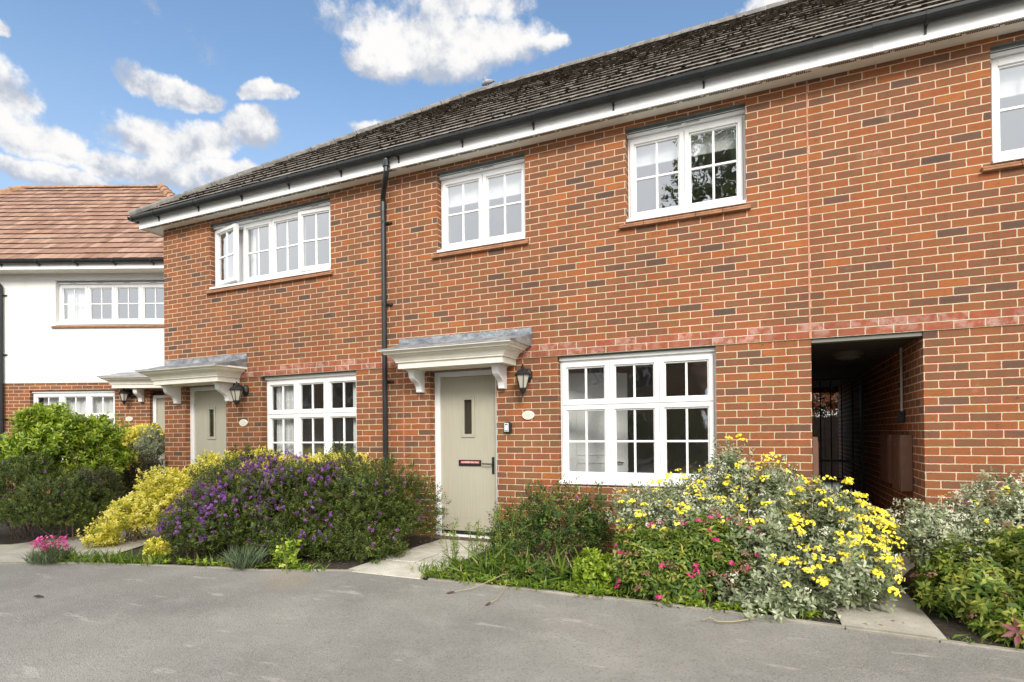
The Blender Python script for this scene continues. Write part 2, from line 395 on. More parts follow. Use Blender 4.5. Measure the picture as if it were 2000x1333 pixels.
# ------------------------------------------------------------------ house pieces
def panels(mb, x0, x1, z0, z1, openings, y=0., mi=0):
    xs = sorted({x0, x1, *[o[0] for o in openings], *[o[1] for o in openings]}); zs = sorted({z0, z1, *[o[2] for o in openings], *[o[3] for o in openings]})
    xs = [x for x in xs if x0 <= x <= x1]; zs = [z for z in zs if z0 <= z <= z1]
    for a, b in zip(xs, xs[1:]):
        for c, d in zip(zs, zs[1:]):
            mx, mz = (a + b) / 2, (c + d) / 2
            if any(o[0] < mx < o[1] and o[2] < mz < o[3] for o in openings): continue
            mb.quad((a, y, c), (b, y, c), (b, y, d), (a, y, d), mi)
def reveals(mb, o, depth, mi_side=1, mi_top=2, y=0.):
    a, b, c, d = o
    mb.quad((a, y, c), (a, y + depth, c), (a, y + depth, d), (a, y, d), mi_side); mb.quad((b, y, c), (b, y + depth, c), (b, y + depth, d), (b, y, d), mi_side)
    mb.quad((a, y, d), (b, y, d), (b, y + depth, d), (a, y + depth, d), mi_top); mb.quad((a, y, c), (b, y, c), (b, y + depth, c), (a, y + depth, c), mi_top)

def ring(mb, x0, x1, z0, z1, y0, y1, w, mi=0):
    mb.box(x0, x0 + w, y0, y1, z0, z1, mi); mb.box(x1 - w, x1, y0, y1, z0, z1, mi)
    mb.box(x0 + w, x1 - w, y0, y1, z1 - w, z1, mi); mb.box(x0 + w, x1 - w, y0, y1, z0, z0 + w, mi)
def sash(mb, x0, x1, z0, z1, y, vb=True, hb=True, mi=0):
    """sash with a stepped rebate and glazing bars; returns the glass rectangle"""
    ring(mb, x0, x1, z0, z1, y - .016, y + .045, .046, mi)
    a, b, c, d = x0 + .046, x1 - .046, z0 + .046, z1 - .046
    ring(mb, a + .0005, b - .0005, c + .0005, d - .0005, y + .002, y + .040, .016, mi)
    a, b, c, d = a + .016, b - .016, c + .016, d - .016
    if vb: mb.box((a + b) / 2 - .0115, (a + b) / 2 + .0115, y + .008, y + .034, c + .001, d - .001, mi)
    if hb:
        zm = (c + d) / 2
        if vb:
            mb.box(a + .001, (a + b) / 2 - .012, y + .0095, y + .0325, zm - .0115, zm + .0115, mi); mb.box((a + b) / 2 + .012, b - .001, y + .0095, y + .0325, zm - .0115, zm + .0115, mi)
        else: mb.box(a + .001, b - .001, y + .0095, y + .0325, zm - .0115, zm + .0115, mi)
    return a, b, c, d
def rotz(vs, hx, hy, ang):
    c, s = math.cos(ang), math.sin(ang)
    return [(hx + (x - hx) * c - (y - hy) * s, hy + (x - hx) * s + (y - hy) * c, z) for x, y, z in vs]

def window(parent, x0, x1, z0, z1, ncol, ztr=None, rec=.10, opened=None, tiles=None, glass='glass', label=None, trickle=True, sillz=.045):
    opened = opened or {}
    mb = MB(); top = z1 - (.018 if ztr else .03)
    mb.box(x0 + .001, x1 - .001, .045, rec + .09, top, z1 - .002, 1)                                   # steel lintel edge above the head
    mb.box(x0 + .001, x1 - .001, rec - .035, rec + .05, top - .034, top - .001, 0)       # head trim
    zt = top - .035; zb = z0 + sillz
    ring(mb, x0 + .003, x1 - .003, zb, zt, rec, rec + .07, .040, 0)
    if sillz: mb.prism([(-.022, z0 + .002), (-.022, z0 + sillz - .012), (rec - .001, z0 + sillz - .001), (rec + .07, z0 + sillz - .001), (rec + .07, z0 + .002)], 'x', x0 + .004, x1 - .004, 0)
    xi0, xi1 = x0 + .040, x1 - .040; w = (xi1 - xi0) / ncol
    if trickle:
        for k in range(ncol):
            xc = xi0 + w * (k + .5)
            if ncol == 2: xc = (x0 + x1) / 2 + (k - .5) * .19
            mb.box(xc - .075, xc + .075, rec - .042, rec - .0345, top - .022, top - .010, 2)
    for k in range(1, ncol): mb.box(xi0 + w * k - .013, xi0 + w * k + .013, rec + .001, rec + .069, zb + .041, zt - .041, 0)
    if ztr: 
        for k in range(ncol): mb.box(xi0 + w * k + (.014 if k else .001), xi0 + w * (k + 1) - (.014 if k < ncol - 1 else .001), rec + .002, rec + .068, ztr - .018, ztr + .018, 0)
    gl = []; cas = []
    rows = [(zb + .030, zt - .030, True)] if not ztr else [(zb + .030, ztr - .006, True), (ztr + .006, zt - .030, False)]
    for k in range(ncol):
        a, b = xi0 + w * k + (.0045 if k else -.010), xi0 + w * (k + 1) - (.0045 if k < ncol - 1 else -.010)
        for c, d, hb in rows:
            if k in opened and hb:
                side, ang = opened[k]; cb = MB(); g = sash(cb, a, b, c, d, rec - .018, True, hb)
                cb.quad((g[0], rec + .004, g[2]), (g[1], rec + .004, g[2]), (g[1], rec + .004, g[3]), (g[0], rec + .004, g[3]), 1)
                cb.v = rotz(cb.v, a if side == 'L' else b, rec - .018, -ang if side == 'L' else ang); cas.append(cb)
            else:
                g = sash(mb, a, b, c, d, rec, True, hb); gl.append(g)
    o = mb.build('window', ['upvc', 'lintel', 'slot'], parent, bevel=.0028)
    if label: o['label'] = label
    gb = MB()
    for g in gl: gb.quad((g[0] - .004, rec + .022, g[2] - .004), (g[1] + .004, rec + .022, g[2] - .004), (g[1] + .004, rec + .022, g[3] + .004), (g[0] - .004, rec + .022, g[3] + .004))
    gb.build('pane', [glass], o, normals=False)
    for cb in cas: tag(cb.build('casement', ['upvc', glass], o), 'white casement standing ajar')
    if tiles:
        zs = tiles; t = MB(); n = int((x1 - x0 + .13) / .27); xa, xb = x0 - .075, x1 + .045
        for lay, (yy, za, zb2) in enumerate(((-.045, zs, zs + .019), (-.028, zs + .026, zs + .045))):
            for k in range(n):
                s0 = xa + (xb - xa) * k / n + .002; s1 = xa + (xb - xa) * (k + 1) / n - .002
                j = random.uniform(-.003, .003)
                t.box(s0, s1, yy + j, .02, za + j * .3, zb2 + j * .3, 0)
        t.box(xa + .004, xb - .004, -.024, .018, zs + .0195, zs + .0255, 1)
        t.build('sill', ['sill', 'kerb'], parent, bevel=.003)
    return o

def room(parent, x0, x1, z0, z1, depth=3.4, y0=.19, wallm='plaster'):
    mb = MB(); y1 = y0 + depth
    mb.quad((x0, y1, z0), (x1, y1, z0), (x1, y1, z1), (x0, y1, z1), 0)
    mb.quad((x0, y0, z0), (x0, y1, z0), (x0, y1, z1), (x0, y0, z1), 0); mb.quad((x1, y0, z0), (x1, y1, z0), (x1, y1, z1), (x1, y0, z1), 0)
    mb.quad((x0, y0, z1), (x1, y0, z1), (x1, y1, z1), (x0, y1, z1), 0); mb.quad((x0, y0, z0), (x1, y0, z0), (x1, y1, z0), (x0, y1, z0), 1)
    return mb.build('interior', [wallm, 'ifloor'], parent, normals=False)

def door(parent, x0, x1, z1, rec, letter=None, text=False):
    """composite door: white frame, sage leaf with a slit window, letterbox and lever handle"""
    fb = MB(); yf = rec
    fb.box(x0 + .002, x0 + .075, yf - .03, yf + .06, .0, z1); fb.box(x1 - .075, x1 - .002, yf - .03, yf + .06, .0, z1)
    fb.box(x0 + .0755, x1 - .0755, yf - .03, yf + .06, z1 - .065, z1); fb.box(x0 + .076, x1 - .076, yf - .05, yf + .058, -.01, .022, 1)
    fr = fb.build('door_frame', ['upvc', 'upvc'], parent, bevel=.004)
    L = MB(); a, b = x0 + .079, x1 - .079; c, d = .035, z1 - .07
    wa, wb, wc, wd = (a + b) / 2 - .055, (a + b) / 2 + .055, 1.30, 1.735
    panels(L, a, b, c, d, [(wa, wb, wc, wd)], yf)
    L.quad((a, yf, c), (a, yf + .05, c), (a, yf + .05, d), (a, yf, d)); L.quad((b, yf, c), (b, yf + .05, c), (b, yf + .05, d), (b, yf, d))
    L.box(a, b, yf + .042, yf + .05, c, d)
    L.box(a + .11, b - .11, yf - .003, yf + .001, d - .115, d - .107); L.box(a + .11, b - .11, yf - .003, yf + .001, c + .20, c + .208)
    L.box(a + .002, b - .002, yf - .012, yf - .0005, c + .002, c + .035, 1)
    lf = L.build('door', ['door', 'blackmetal'], parent)
    W = MB(); ring(W, wa - .042, wb + .042, wc - .042, wd + .042, yf - .014, yf - .001, .018, 0); ring(W, wa - .0235, wb + .0235, wc - .0235, wd + .0235, yf - .009, yf + .02, .0235, 0)
    W.quad((wa, yf + .012, wc), (wb, yf + .012, wc), (wb, yf + .012, wd), (wa, yf + .012, wd), 1)
    W.build('door_window', ['door', 'glass_door'], lf, bevel=.002)
    lx0, lx1, lz0, lz1 = letter
    B = MB(); ring(B, lx0, lx1, lz0, lz1, yf - .016, yf - .001, .011, 0); B.box(lx0 + .0112, lx1 - .0112, yf - .010, yf - .0015, lz0 + .0112, lz1 - .0112, 0)
    lb = B.build('letterbox', ['blackmetal'], lf, bevel=.002)
    if text:
        S = MB(); S.box(lx0 + .028, lx1 - .020, yf - .0135, yf - .0102, lz0 + .027, lz1 - .012, 0)
        S.build('letterbox_notice', ['red'], lf)
        cu = bpy.data.curves.new('notice_text', 'FONT'); cu.body = 'ADDRESSED MAIL ONLY'; cu.align_x = 'CENTER'; cu.align_y = 'CENTER'; cu.size = .0265; cu.offset = .0004; cu.space_character = .92
        to = bpy.data.objects.new('notice_text', cu); COL.objects.link(to)
        dg = bpy.context.evaluated_depsgraph_get(); me = bpy.data.meshes.new_from_object(to.evaluated_get(dg)); bpy.data.objects.remove(to)
        xs = [v.co.x for v in me.vertices]; k = (lx1 - lx0 - .062) / (max(xs) - min(xs))
        cx, cz = (lx0 + .028 + lx1 - .020) / 2, (lz0 + .027 + lz1 - .012) / 2; off = OFF[lf.name]
        for v in me.vertices: v.co = Vector((cx + v.co.x * k, yf - .0142, cz + v.co.y * k * 1.05)) - off
        me.materials.clear(); me.materials.append(M['white']); me.name = 'notice_lettering'
        o = bpy.data.objects.new('notice_lettering', me); COL.objects.link(o); o.parent = lf
    H = MB(); hx = b - .045; H.box(hx - .016, hx + .016, yf - .012, yf - .001, .80, 1.01); H.tube([(hx, yf - .01, .925), (hx, yf - .05, .925), (hx - .015, yf - .058, .925), (hx - .13, yf - .055, .927)], .009, 8)
    H.build('door_handle', ['blackmetal'], lf, bevel=.002)
    return lf

def canopy(parent, x0, x1, zb=2.11, zt=2.345, d=.56, lead=(None, None), br=(0, 0)):
    """bracketed flat door hood: moulded cornice on three sides, dressed lead on top, two scrolled brackets"""
    c = MB()
    prof = [(.175, 0.), (.175, .072), (.152, .0725), (.152, .088), (.146, .094), (.140, .108), (.131, .124), (.118, .138), (.100, .149), (.084, .155), (.084, .168), (.052, .1685), (.050, .178), (.042, .188), (.028, .195), (.022, .1955), (.022, .203), (.0, .2035), (.0, .226), (.012, .230)]
    rings = []
    for ins, z in prof: rings.append([(x0 + ins, 0.), (x0 + ins, -d + ins), (x1 - ins, -d + ins), (x1 - ins, 0.)])
    v = []; f = []
    for r_, (ins, z) in zip(rings, prof): v += [(x, y, zb + z) for x, y in r_]
    for i in range(len(prof) - 1):
        for k in range(3): f.append((i * 4 + k, i * 4 + k + 1, (i + 1) * 4 + k + 1, (i + 1) * 4 + k))
    f.append((0, 3, 2, 1)); n = (len(prof) - 1) * 4; f.append((n, n + 1, n + 2, n + 3))
    c.add(v, f); co = c.build('door_canopy', ['cream'], parent, normals=True)
    L = MB(); zt = zb + .226; lx0, lx1 = lead
    # lead sheet: gentle slope with rolls and a crumpled lower lip, upstand against the wall
    nx, ny = 30, 6; ys = np.linspace(-d - .004, -.012, ny); v = []; f = []
    for j, y in enumerate(ys):
        t = j / (ny - 1); xa = x0 - .006 + (lx0 - x0 + .006) * t; xb = x1 + .006 + (lx1 - x1 - .006) * t
        for i in range(nx):
            x = xa + (xb - xa) * i / (nx - 1)
            z = zt + .004 + .135 * max(0, t - .02) ** 1.1 + .006 * math.sin(i * 1.7 + j * 2.1) * (t < .95) * t
            roll = min(abs((x - x0) / (x1 - x0) - k) for k in (.36, .68)); z += .022 * math.exp(-(roll / .012) ** 2) * (1 - t) * (.4 + .6 * (t > 0))
            v.append((x, y, z))
    for j in range(ny - 1):
        for i in range(nx - 1): f.append((j * nx + i, j * nx + i + 1, (j + 1) * nx + i + 1, (j + 1) * nx + i))
    L.add(v, f)
    top = [v[(ny - 1) * nx + i] for i in range(nx)]; zu = 2.548
    v2 = list(top) + [(p[0], -.012 + .003 * math.sin(i * 2.3), zu + .004 * math.sin(i * 3.1)) for i, p in enumerate(top)] + [(p[0], .004, zu + .004 * math.sin(i * 3.1) + .004) for i, p in enumerate(top)]
    L.add(v2, [(r_ * nx + i, r_ * nx + i + 1, (r_ + 1) * nx + i + 1, (r_ + 1) * nx + i) for r_ in range(2) for i in range(nx - 1)])
    for e in (0, nx - 1):
        side = [v[j * nx + e] for j in range(ny)]; low = [(p[0], p[1], zt - .012) for p in side]
        L.add(side + low, [(j, j + 1, ny + j + 1, ny + j) for j in range(ny - 1)])
        L.quad(side[-1], (side[-1][0], -.012, zu), (side[-1][0], .003, zu), (side[-1][0], .003, zt), 0)
    fr = v[:nx]; L.add(fr + [(p[0], p[1] - .002, zt - .010) for p in fr], [(i, i + 1, nx + i + 1, nx + i) for i in range(nx - 1)])
    L.build('lead_roof', ['lead'], co, smooth=False, normals=False)
    for bx in br:
        pr = [(0, zb - .002), (-.255, zb - .002), (-.255, zb - .05), (-.25, zb - .075), (-.235, zb - .105), (-.205, zb - .13), (-.165, zb - .15), (-.125, zb - .172), (-.098, zb - .20), (-.085, zb - .235), (-.082, zb - .268), (-.070, zb - .275), (0, zb - .275)]
        B = MB(); B.prism(pr, 'x', bx - .040, bx + .040); B.box(bx - .055, bx + .055, -.275, -.002, zb - .0195, zb - .0025)
        B.build('bracket', ['upvc'], co, bevel=.003)
    return co

def gutter_piece(mb, axis, a, b, c, ztop, r=.057):
    n = 9; out_ = [(c + r * math.cos(PI + PI * k / n), ztop + r * 1.35 * math.sin(PI + PI * k / n)) for k in range(n + 1)]
    inn = [(c + (r - .005) * math.cos(2 * PI - PI * k / n), ztop + (r - .005) * 1.35 * math.sin(2 * PI - PI * k / n)) for k in range(n + 1)]
    mb.prism(out_ + inn, axis, a, b)

ZS = 4.707   # soffit level
def eaves(parent, x0, x1, left_end=False, y_f=-.205, vent=True, gstep=.92, zs=ZS, joints=()):
    zf = zs - .012
    xl = x0 - (.27 if left_end else 0)
    f = MB(); f.box(xl, x1, y_f - .012, y_f, zf, zf + .19)
    for xj in joints: f.box(xj - .045, xj + .045, y_f - .0155, y_f - .0125, zf - .002, zf + .192)
    if left_end: f.box(xl - .0122, xl - .0002, y_f - .012, 6.9, zf, zf + .19)
    f.build('fascia', ['fascia'], parent, bevel=.002)
    s = MB(); s.box(xl + .001, x1, y_f + .0005, .002, zs, zs + .012)
    if left_end: s.box(xl + .001, x0 + .002, .0025, 6.85, zs, zs + .012)
    so = s.build('soffit', ['soffit'], parent)
    if vent:
        v = MB(); x = xl + .12
        while x < x1 - .05:
            e = min(x + .235, x1 - .02)
            k = 0
            while x + k * .0165 + .012 < e:
                for yy in (y_f + .030, y_f + .052): v.box(x + k * .0165 + (.05 if yy > y_f + .04 else 0), x + k * .0165 + .0125 + (.05 if yy > y_f + .04 else 0), yy, yy + .015, zs - .0022, zs - .0005)
                k += 1
            x += .262
        v.build('soffit_vent', ['slot'], so)
    g = MB(); yc = y_f - .074; zt = zs + .175
    gutter_piece(g, 'x', xl - (.07 if left_end else 0), x1, yc, zt)
    if left_end: gutter_piece(g, 'y', yc - .057, 6.9, xl - .074, zt)
    for xj in joints: 
        n = 9; poly = [(yc + .062 * math.cos(PI + PI * k / n), zt + .004 + .062 * 1.35 * math.sin(PI + PI * k / n)) for k in range(n + 1)]
        g.prism(poly, 'x', xj - .06, xj + .06)
    go = g.build('gutter', ['gutter'], parent, smooth=False)
    x = math.ceil(x0 / gstep) * gstep
    while x < x1 - .05:
        b = MB(); n = 8; rr = .0615
        arc = [(yc + rr * math.cos(PI + PI * k / n), zt + rr * 1.35 * math.sin(PI + PI * k / n)) for k in range(n + 1)] + [(yc + (rr - .008) * math.cos(2 * PI - PI * k / n), zt + (rr - .008) * 1.35 * math.sin(2 * PI - PI * k / n)) for k in range(n + 1)]
        b.prism(arc, 'x', x - .014, x + .014)
        b.prism([(yc + .03, zt - .060), (y_f - .0125, zt - .030), (y_f - .0125, zt - .135), (y_f - .022, zt - .135), (yc + .045, zt - .085), (yc, zt - .082)], 'x', x - .009, x + .009)
        b.build('bracket', ['gutter'], go); x += gstep
    return go

YR, ZR, YE, ZE = 3.94, 8.15, -.29, 4.885
def mossy_roof(parent, x0, x1, hip_x=None, seed=0):
    """courses of interlocking tiles; hip_x = x of the eaves corner where a 45 degree hip starts"""
    rg = np.random.default_rng(seed); mb = MB(); n = 17
    dy, dz = (YR - YE) / n, (ZR - ZE) / n; ln = math.hypot(dy, dz); ny, nz = -dz / ln, dy / ln   # outward normal
    mv = []
    for i in range(n):
        ya, za = YE + dy * i, ZE + dz * i; yb, zb = ya + dy * 1.12, za + dz * 1.12
        xa = x0 if hip_x is None else max(x0, hip_x + (ya - YE))
        if xa >= x1: continue
        off = (i % 2) * .165
        k0 = math.floor((xa - off) / .33)
        x = xa
        while x < x1 - 1e-4:
            xe = min((math.floor((x - off + 1e-5) / .33) + 1) * .33 + off, x1)
            seg = 3
            for q in range(seg):
                s0, s1 = x + (xe - x) * q / seg, x + (xe - x) * (q + 1) / seg
                t = .036 + rg.uniform(-.004, .004)
                lo0 = (s0, ya + ny * t, za + nz * t); lo1 = (s1, ya + ny * t, za + nz * t)
                up0 = (s0, yb + ny * .012, zb + nz * .012); up1 = (s1, yb + ny * .012, zb + nz * .012)
                mb.quad(lo0, lo1, up1, up0, 0, [(s0, 0), (s1, 0), (s1, 1), (s0, 1)])
                b0 = (s0, ya + ny * .004, za + nz * .004); b1 = (s1, ya + ny * .004, za + nz * .004)
                mb.quad(b0, b1, lo1, lo0, 0, [(s0, -.2), (s1, -.2), (s1, -.2), (s0, -.2)])
            x = xe
        # moss clumps along this course's lower edge
        cnt = int((x1 - xa) * (20 if i > 0 else 8))
        mx = rg.uniform(xa + .01, x1 - .01, cnt); along = rg.uniform(-.014, .006, cnt) + .10 * (rg.random(cnt) < .10); sz = rg.uniform(.009, .017, cnt) * (1 + .5 * (rg.random(cnt) > .88))
        for X, A, S in zip(mx, along, sz): hh = .030 if A < .02 else .036; mv.append((X, ya + dy / ln * A + ny * hh, za + dz / ln * A + nz * hh, S))
    ro = mb.build('roof', ['tile'], parent, normals=False)
    mm = MB(); base = np.array([(1, 0, 0), (0, 1, 0), (-1, 0, 0), (0, -1, 0), (.0, 0, .8), (0, 0, -.6), (.6, .6, .35), (-.6, .6, .35), (-.6, -.6, .35), (.6, -.6, .35)])
    F = [(0, 6, 9), (1, 7, 6), (2, 8, 7), (3, 9, 8), (4, 6, 7), (4, 7, 8), (4, 8, 9), (4, 9, 6), (0, 1, 6), (1, 2, 7), (2, 3, 8), (3, 0, 9), (5, 1, 0), (5, 2, 1), (5, 3, 2), (5, 0, 3)]
    for X, Y, Z, S in mv:
        p = base * S * rg.uniform(.6, 1.35, base.shape) * np.array([1.5, 1., .8]); p = p + np.array([X, Y, Z]); mm.add(p.tolist(), F)
    mm.build('moss', ['moss'], ro, normals=False)['kind'] = 'stuff'
    # ridge tiles
    r = MB(); x = (hip_x + (YR - YE)) if hip_x is not None else x0; x = max(x, x0)
    while x < x1 - .02:
        e = min(x + .44, x1); h = random.uniform(-.006, .006)
        pr = [(YR + .13 * math.cos(a), ZR - .055 + h + .125 * math.sin(a)) for a in np.linspace(PI, 0, 8)]
        r.prism(pr, 'x', x, e - .006); x = e
    if hip_x is not None:
        L = YR - YE; m_ = 15
        for k in range(m_):
            a, b = k / m_, (k + .985) / m_
            pa = Vector((hip_x + L * a - .02, YE + L * a - .02, ZE + (ZR - ZE) * a + .02)); pb = Vector((hip_x + L * b - .02, YE + L * b - .02, ZE + (ZR - ZE) * b + .02))
            r.tube([pa, pb], [.066, .058], 8)
    r.build('ridge_tile', ['ridge'], ro, normals=True)
    # back slope and hip plane
    b = MB(); yb = 6.95; xl = x0 if hip_x is None else hip_x
    xr = x0 if hip_x is None else hip_x + (YR - YE)
    b.quad((xl, yb, ZE), (x1, yb, ZE), (x1, YR, ZR), (max(xr, x0), YR, ZR), 0, [(0, 0), (8, 0), (8, 1), (0, 1)])
    if hip_x is not None: b.add([(hip_x, YE, ZE), (hip_x, yb, ZE), (xr, YR, ZR)], [(0, 1, 2)], 0, [[(0, .5), (6, .5), (3, .5)]])
    b.build('roof_slope', ['tile'], ro, normals=False)
    return ro

XC, J1, J2, XR = -10.335, -5.633, -.907, 4.2
W1 = (-9.24, -6.83, 3.60, 4.63); W2 = (-5.10, -3.885, 3.60, 4.63); W3 = (-2.685, -1.465, 3.60, 4.63); W4 = (.512, 1.732, 3.60, 4.63)
GL = (-8.168, -6.404, .714, 2.188); GR = (-3.50, -1.773, .714, 2.188); D1 = (-9.842, -8.912, -.03, 2.10); D2 = (-5.236, -4.286, -.03, 2.10)
G4 = (1.6, 3.36, .714, 2.188)

def terrace(name, label, x0, x1, ops, left_end=False, right_end=False, hip=None, passage=None, joints=()):
    h = empty(name, ((x0 + x1) / 2, 3.3, 0), label, 'house', 'brick houses of the terrace')
    w = MB(); allops = list(ops) + ([passage] if passage else [])
    panels(w, x0, x1, -.3, ZS + .2, allops, 0., 0)
    for o in ops: reveals(w, o, .19)
    if passage:
        a, b, c, d = passage
        w.quad((b, 0, c - .3), (b, 6.65, c - .3), (b, 6.65, d), (b, 0, d), 1); w.quad((a, 0, c - .3), (a, 6.65, c - .3), (a, 6.65, d), (a, 0, d), 1)
        panels(w, x0, x1, -.3, ZS + .2, [(a, b, -.3, 2.05)], 6.65, 0)
    else: panels(w, x0, x1, -.3, ZS + .2, [], 6.65, 0)
    for xe in (x0, x1): 
        if passage and xe == x0: w.quad((xe, 0, 2.19), (xe, 6.65, 2.19), (xe, 6.65, ZS + .2), (xe, 0, ZS + .2), 1)
        else: w.quad((xe, 0, -.3), (xe, 6.65, -.3), (xe, 6.65, ZS + .2), (xe, 0, ZS + .2), 1)
    if right_end: w.add([(x1, YE, ZE), (x1, 6.9, ZE), (x1, YR, ZR)], [(0, 1, 2)], 1)
    w.build('wall', ['brX', 'brY', 'lintel'], h, normals=False)
    b = MB(); b.box(x0, x1, -.012, .001, 2.19, 2.340); b.build('brick_band', ['band'], h, normals=False)
    eaves(h, x0, x1, left_end, joints=joints)
    mossy_roof(h, x0, x1, hip, seed=int(abs(x0) * 10))
    return h

# --- the three terraced houses
h1 = terrace('terraced_house', 'end terrace brick house with hipped roof, black downpipe and wide four light window', XC, J1, [W1, GL, D1], left_end=True, hip=XC - .345, joints=(-7.35,))
h2 = terrace('terraced_house', 'middle brick house with two small upper windows and key safe by its sage door', J1, J2, [W2, W3, GR, D2], joints=(-3.55,))
h3 = terrace('terraced_house', 'brick house over the dark covered passage, seen only in part', J2, XR, [W4, G4], right_end=True, passage=(-.9, 0., 0., 2.19), joints=(-.35, 1.0))
window(h1, *W1, 4, opened={0: ('L', R(11)), 3: ('R', R(4))}, tiles=3.538, glass='glass_up', label='four light upper window with two casements ajar')
window(h1, *GL, 3, ztr=1.617, trickle=False)
window(h2, *W2, 2, tiles=3.538, glass='glass_up'); window(h2, *W3, 2, tiles=3.538, glass='glass_up'); window(h2, *GR, 3, ztr=1.617, rec=.085, trickle=False)
window(h3, *W4, 2, tiles=3.538, glass='glass_up'); window(h3, *G4, 3, ztr=1.617, trickle=False)
room(h1, -9.4, -6.6, 2.65, 4.69, 2.6); room(h1, -8.35, -5.75, .05, 2.42, 3.2); room(h2, -5.3, -3.75, 2.65, 4.69, 2.6); room(h2, -3.0, -1.2, 2.65, 4.69, 2.6)
r2 = room(h2, -3.62, -1.0, .05, 2.42, 3.6); room(h3, .3, 2.1, 2.65, 4.69, 2.6); room(h3, .6, 3.6, .05, 2.42, 3.2)
idr = MB(); idr.box(0, .76, -.02, .02, .06, 2.04)
for zc, hh_ in ((.58, .36), (1.46, .44)):
    for fr_ in ((.12, .64, zc - hh_, zc + hh_),): ring(idr, *fr_, -.028, -.0205, .02)
idr.v = [(p[0] * math.cos(R(25)) - p[1] * math.sin(R(25)) - 3.57, p[0] * math.sin(R(25)) + p[1] * math.cos(R(25)) + .50, p[2]) for p in idr.v]
idr.build('interior_door', ['upvc'], h2, bevel=.002)
hd = MB(); hx, hy = -3.57 + .70 * math.cos(R(25)), .50 + .70 * math.sin(R(25)); hd.tube([(hx, hy - .02, .935), (hx + .02, hy - .07, .935), (hx - .01, hy - .085, .935), (hx - .11, hy - .13, .935)], .010, 8); hd.build('interior_handle', ['chrome'], h2)
for hh, wv, zb in ((h2, W2, 4.26), (h2, W3, 4.30), (h3, W4, 4.27)):
    bl = MB(); bl.box(wv[0] + .05, wv[1] - .05, .225, .230, zb, wv[3]); bl.tube([(wv[0] + .05, .2275, zb), (wv[1] - .05, .2275, zb)], .012, 6); bl.build('roller_blind', ['blind'], hh)
def curtain(parent, x0, x1, z0, z1, y=.24):
    c = MB(); n = 40; v = []
    for i in range(n + 1):
        x = x0 + (x1 - x0) * i / n; yy = y + .03 * math.sin(i * 1.35) + .012 * math.sin(i * 3.1); v += [(x, yy, z0), (x, yy, z1)]
    c.add(v, [(2 * i, 2 * i + 2, 2 * i + 3, 2 * i + 1) for i in range(n)]); return c.build('curtain', ['curtain'], parent, normals=False, smooth=True)
curtain(h1, W1[0] + .3, W1[0] + .75, 2.9, 4.62); curtain(h1, GL[0] + .05, GL[0] + .42, .3, 2.17); curtain(h1, GL[1] - .25, GL[1] - .05, .3, 2.17)
door(h1, D1[0], D1[1], D1[3], .115, letter=(-9.525, -9.22, .90, .972)); door(h2, D2[0], D2[1], D2[3], .150, letter=(-4.895, -4.577, .897, .972), text=True)
canopy(h1, -10.21, -8.44, lead=(-10.30, -8.45), br=(-9.97, -8.80)); canopy(h2, -5.62, -3.85, lead=(-5.69, -3.815), br=(-5.345, -4.185))
js = MB(); js.box(J1 - .006, J1 + .006, -.003, .004, 0, 2.189); js.box(J1 - .006, J1 + .006, -.0155, -.011, 2.19, 2.34); js.box(J1 - .006, J1 + .006, -.003, .004, 2.341, 4.70); js.build('movement_joint', ['seal'], h1)
js = MB(); js.box(J2 - .009, J2 + .006, -.0155, -.011, 2.19, 2.34); js.box(J2 - .009, J2 + .006, -.003, .004, 2.341, 4.70); js.build('movement_joint', ['seal'], h2)
# weep holes and brick specks are in the material; downpipe with swan neck
dp = MB(); dp.tube([(-5.672, -.279, 4.80), (-5.672, -.279, 4.64), (-5.690, -.262, 4.60), (-5.872, -.085, 4.42), (-5.885, -.062, 4.37), (-5.885, -.060, 3.9), (-5.885, -.060, .05)], .034, 12)
dp.lathe([(.046, 0), (.046, .05), (.038, .085)], (-5.672, -.279, 4.70), 12)
for zz in (4.28, 4.555): pass
dp.tube([(-5.885, -.060, 4.36), (-5.885, -.060, 4.24)], .0395, 12)
dpo = dp.build('downpipe', ['gutter'], h1, smooth=False)
for zz in (4.10, 3.02, 2.0, .95):
    c = MB(); c.lathe([(.0385, -.016), (.0385, .016)], (-5.885, -.060, zz), 12); c.box(-5.885, -5.785, -.030, -.001, zz - .012, zz + .012); c.build('pipe_clip', ['gutter'], dpo)
# passage ceiling boards and lintel plate
pc = MB(); pc.box(-.897, -.003, .012, .115, 2.150, 2.186, 1)
y = .1155
k = 0
while y < 6.6:
    z = 2.165 if y < 1.0 else 2.165 - .004 * (k % 2)
    pc.box(-.897, -.003, y, y + .099, z, z + .014, 0); y += .1; k += 1
pc.build('passage_ceiling', [plain('passage_boards', (.055, .052, .045), .7), plain('passage_plate', (.20, .195, .17), .6)], h3)  # board and plate colours lowered to paint in the passage's shade

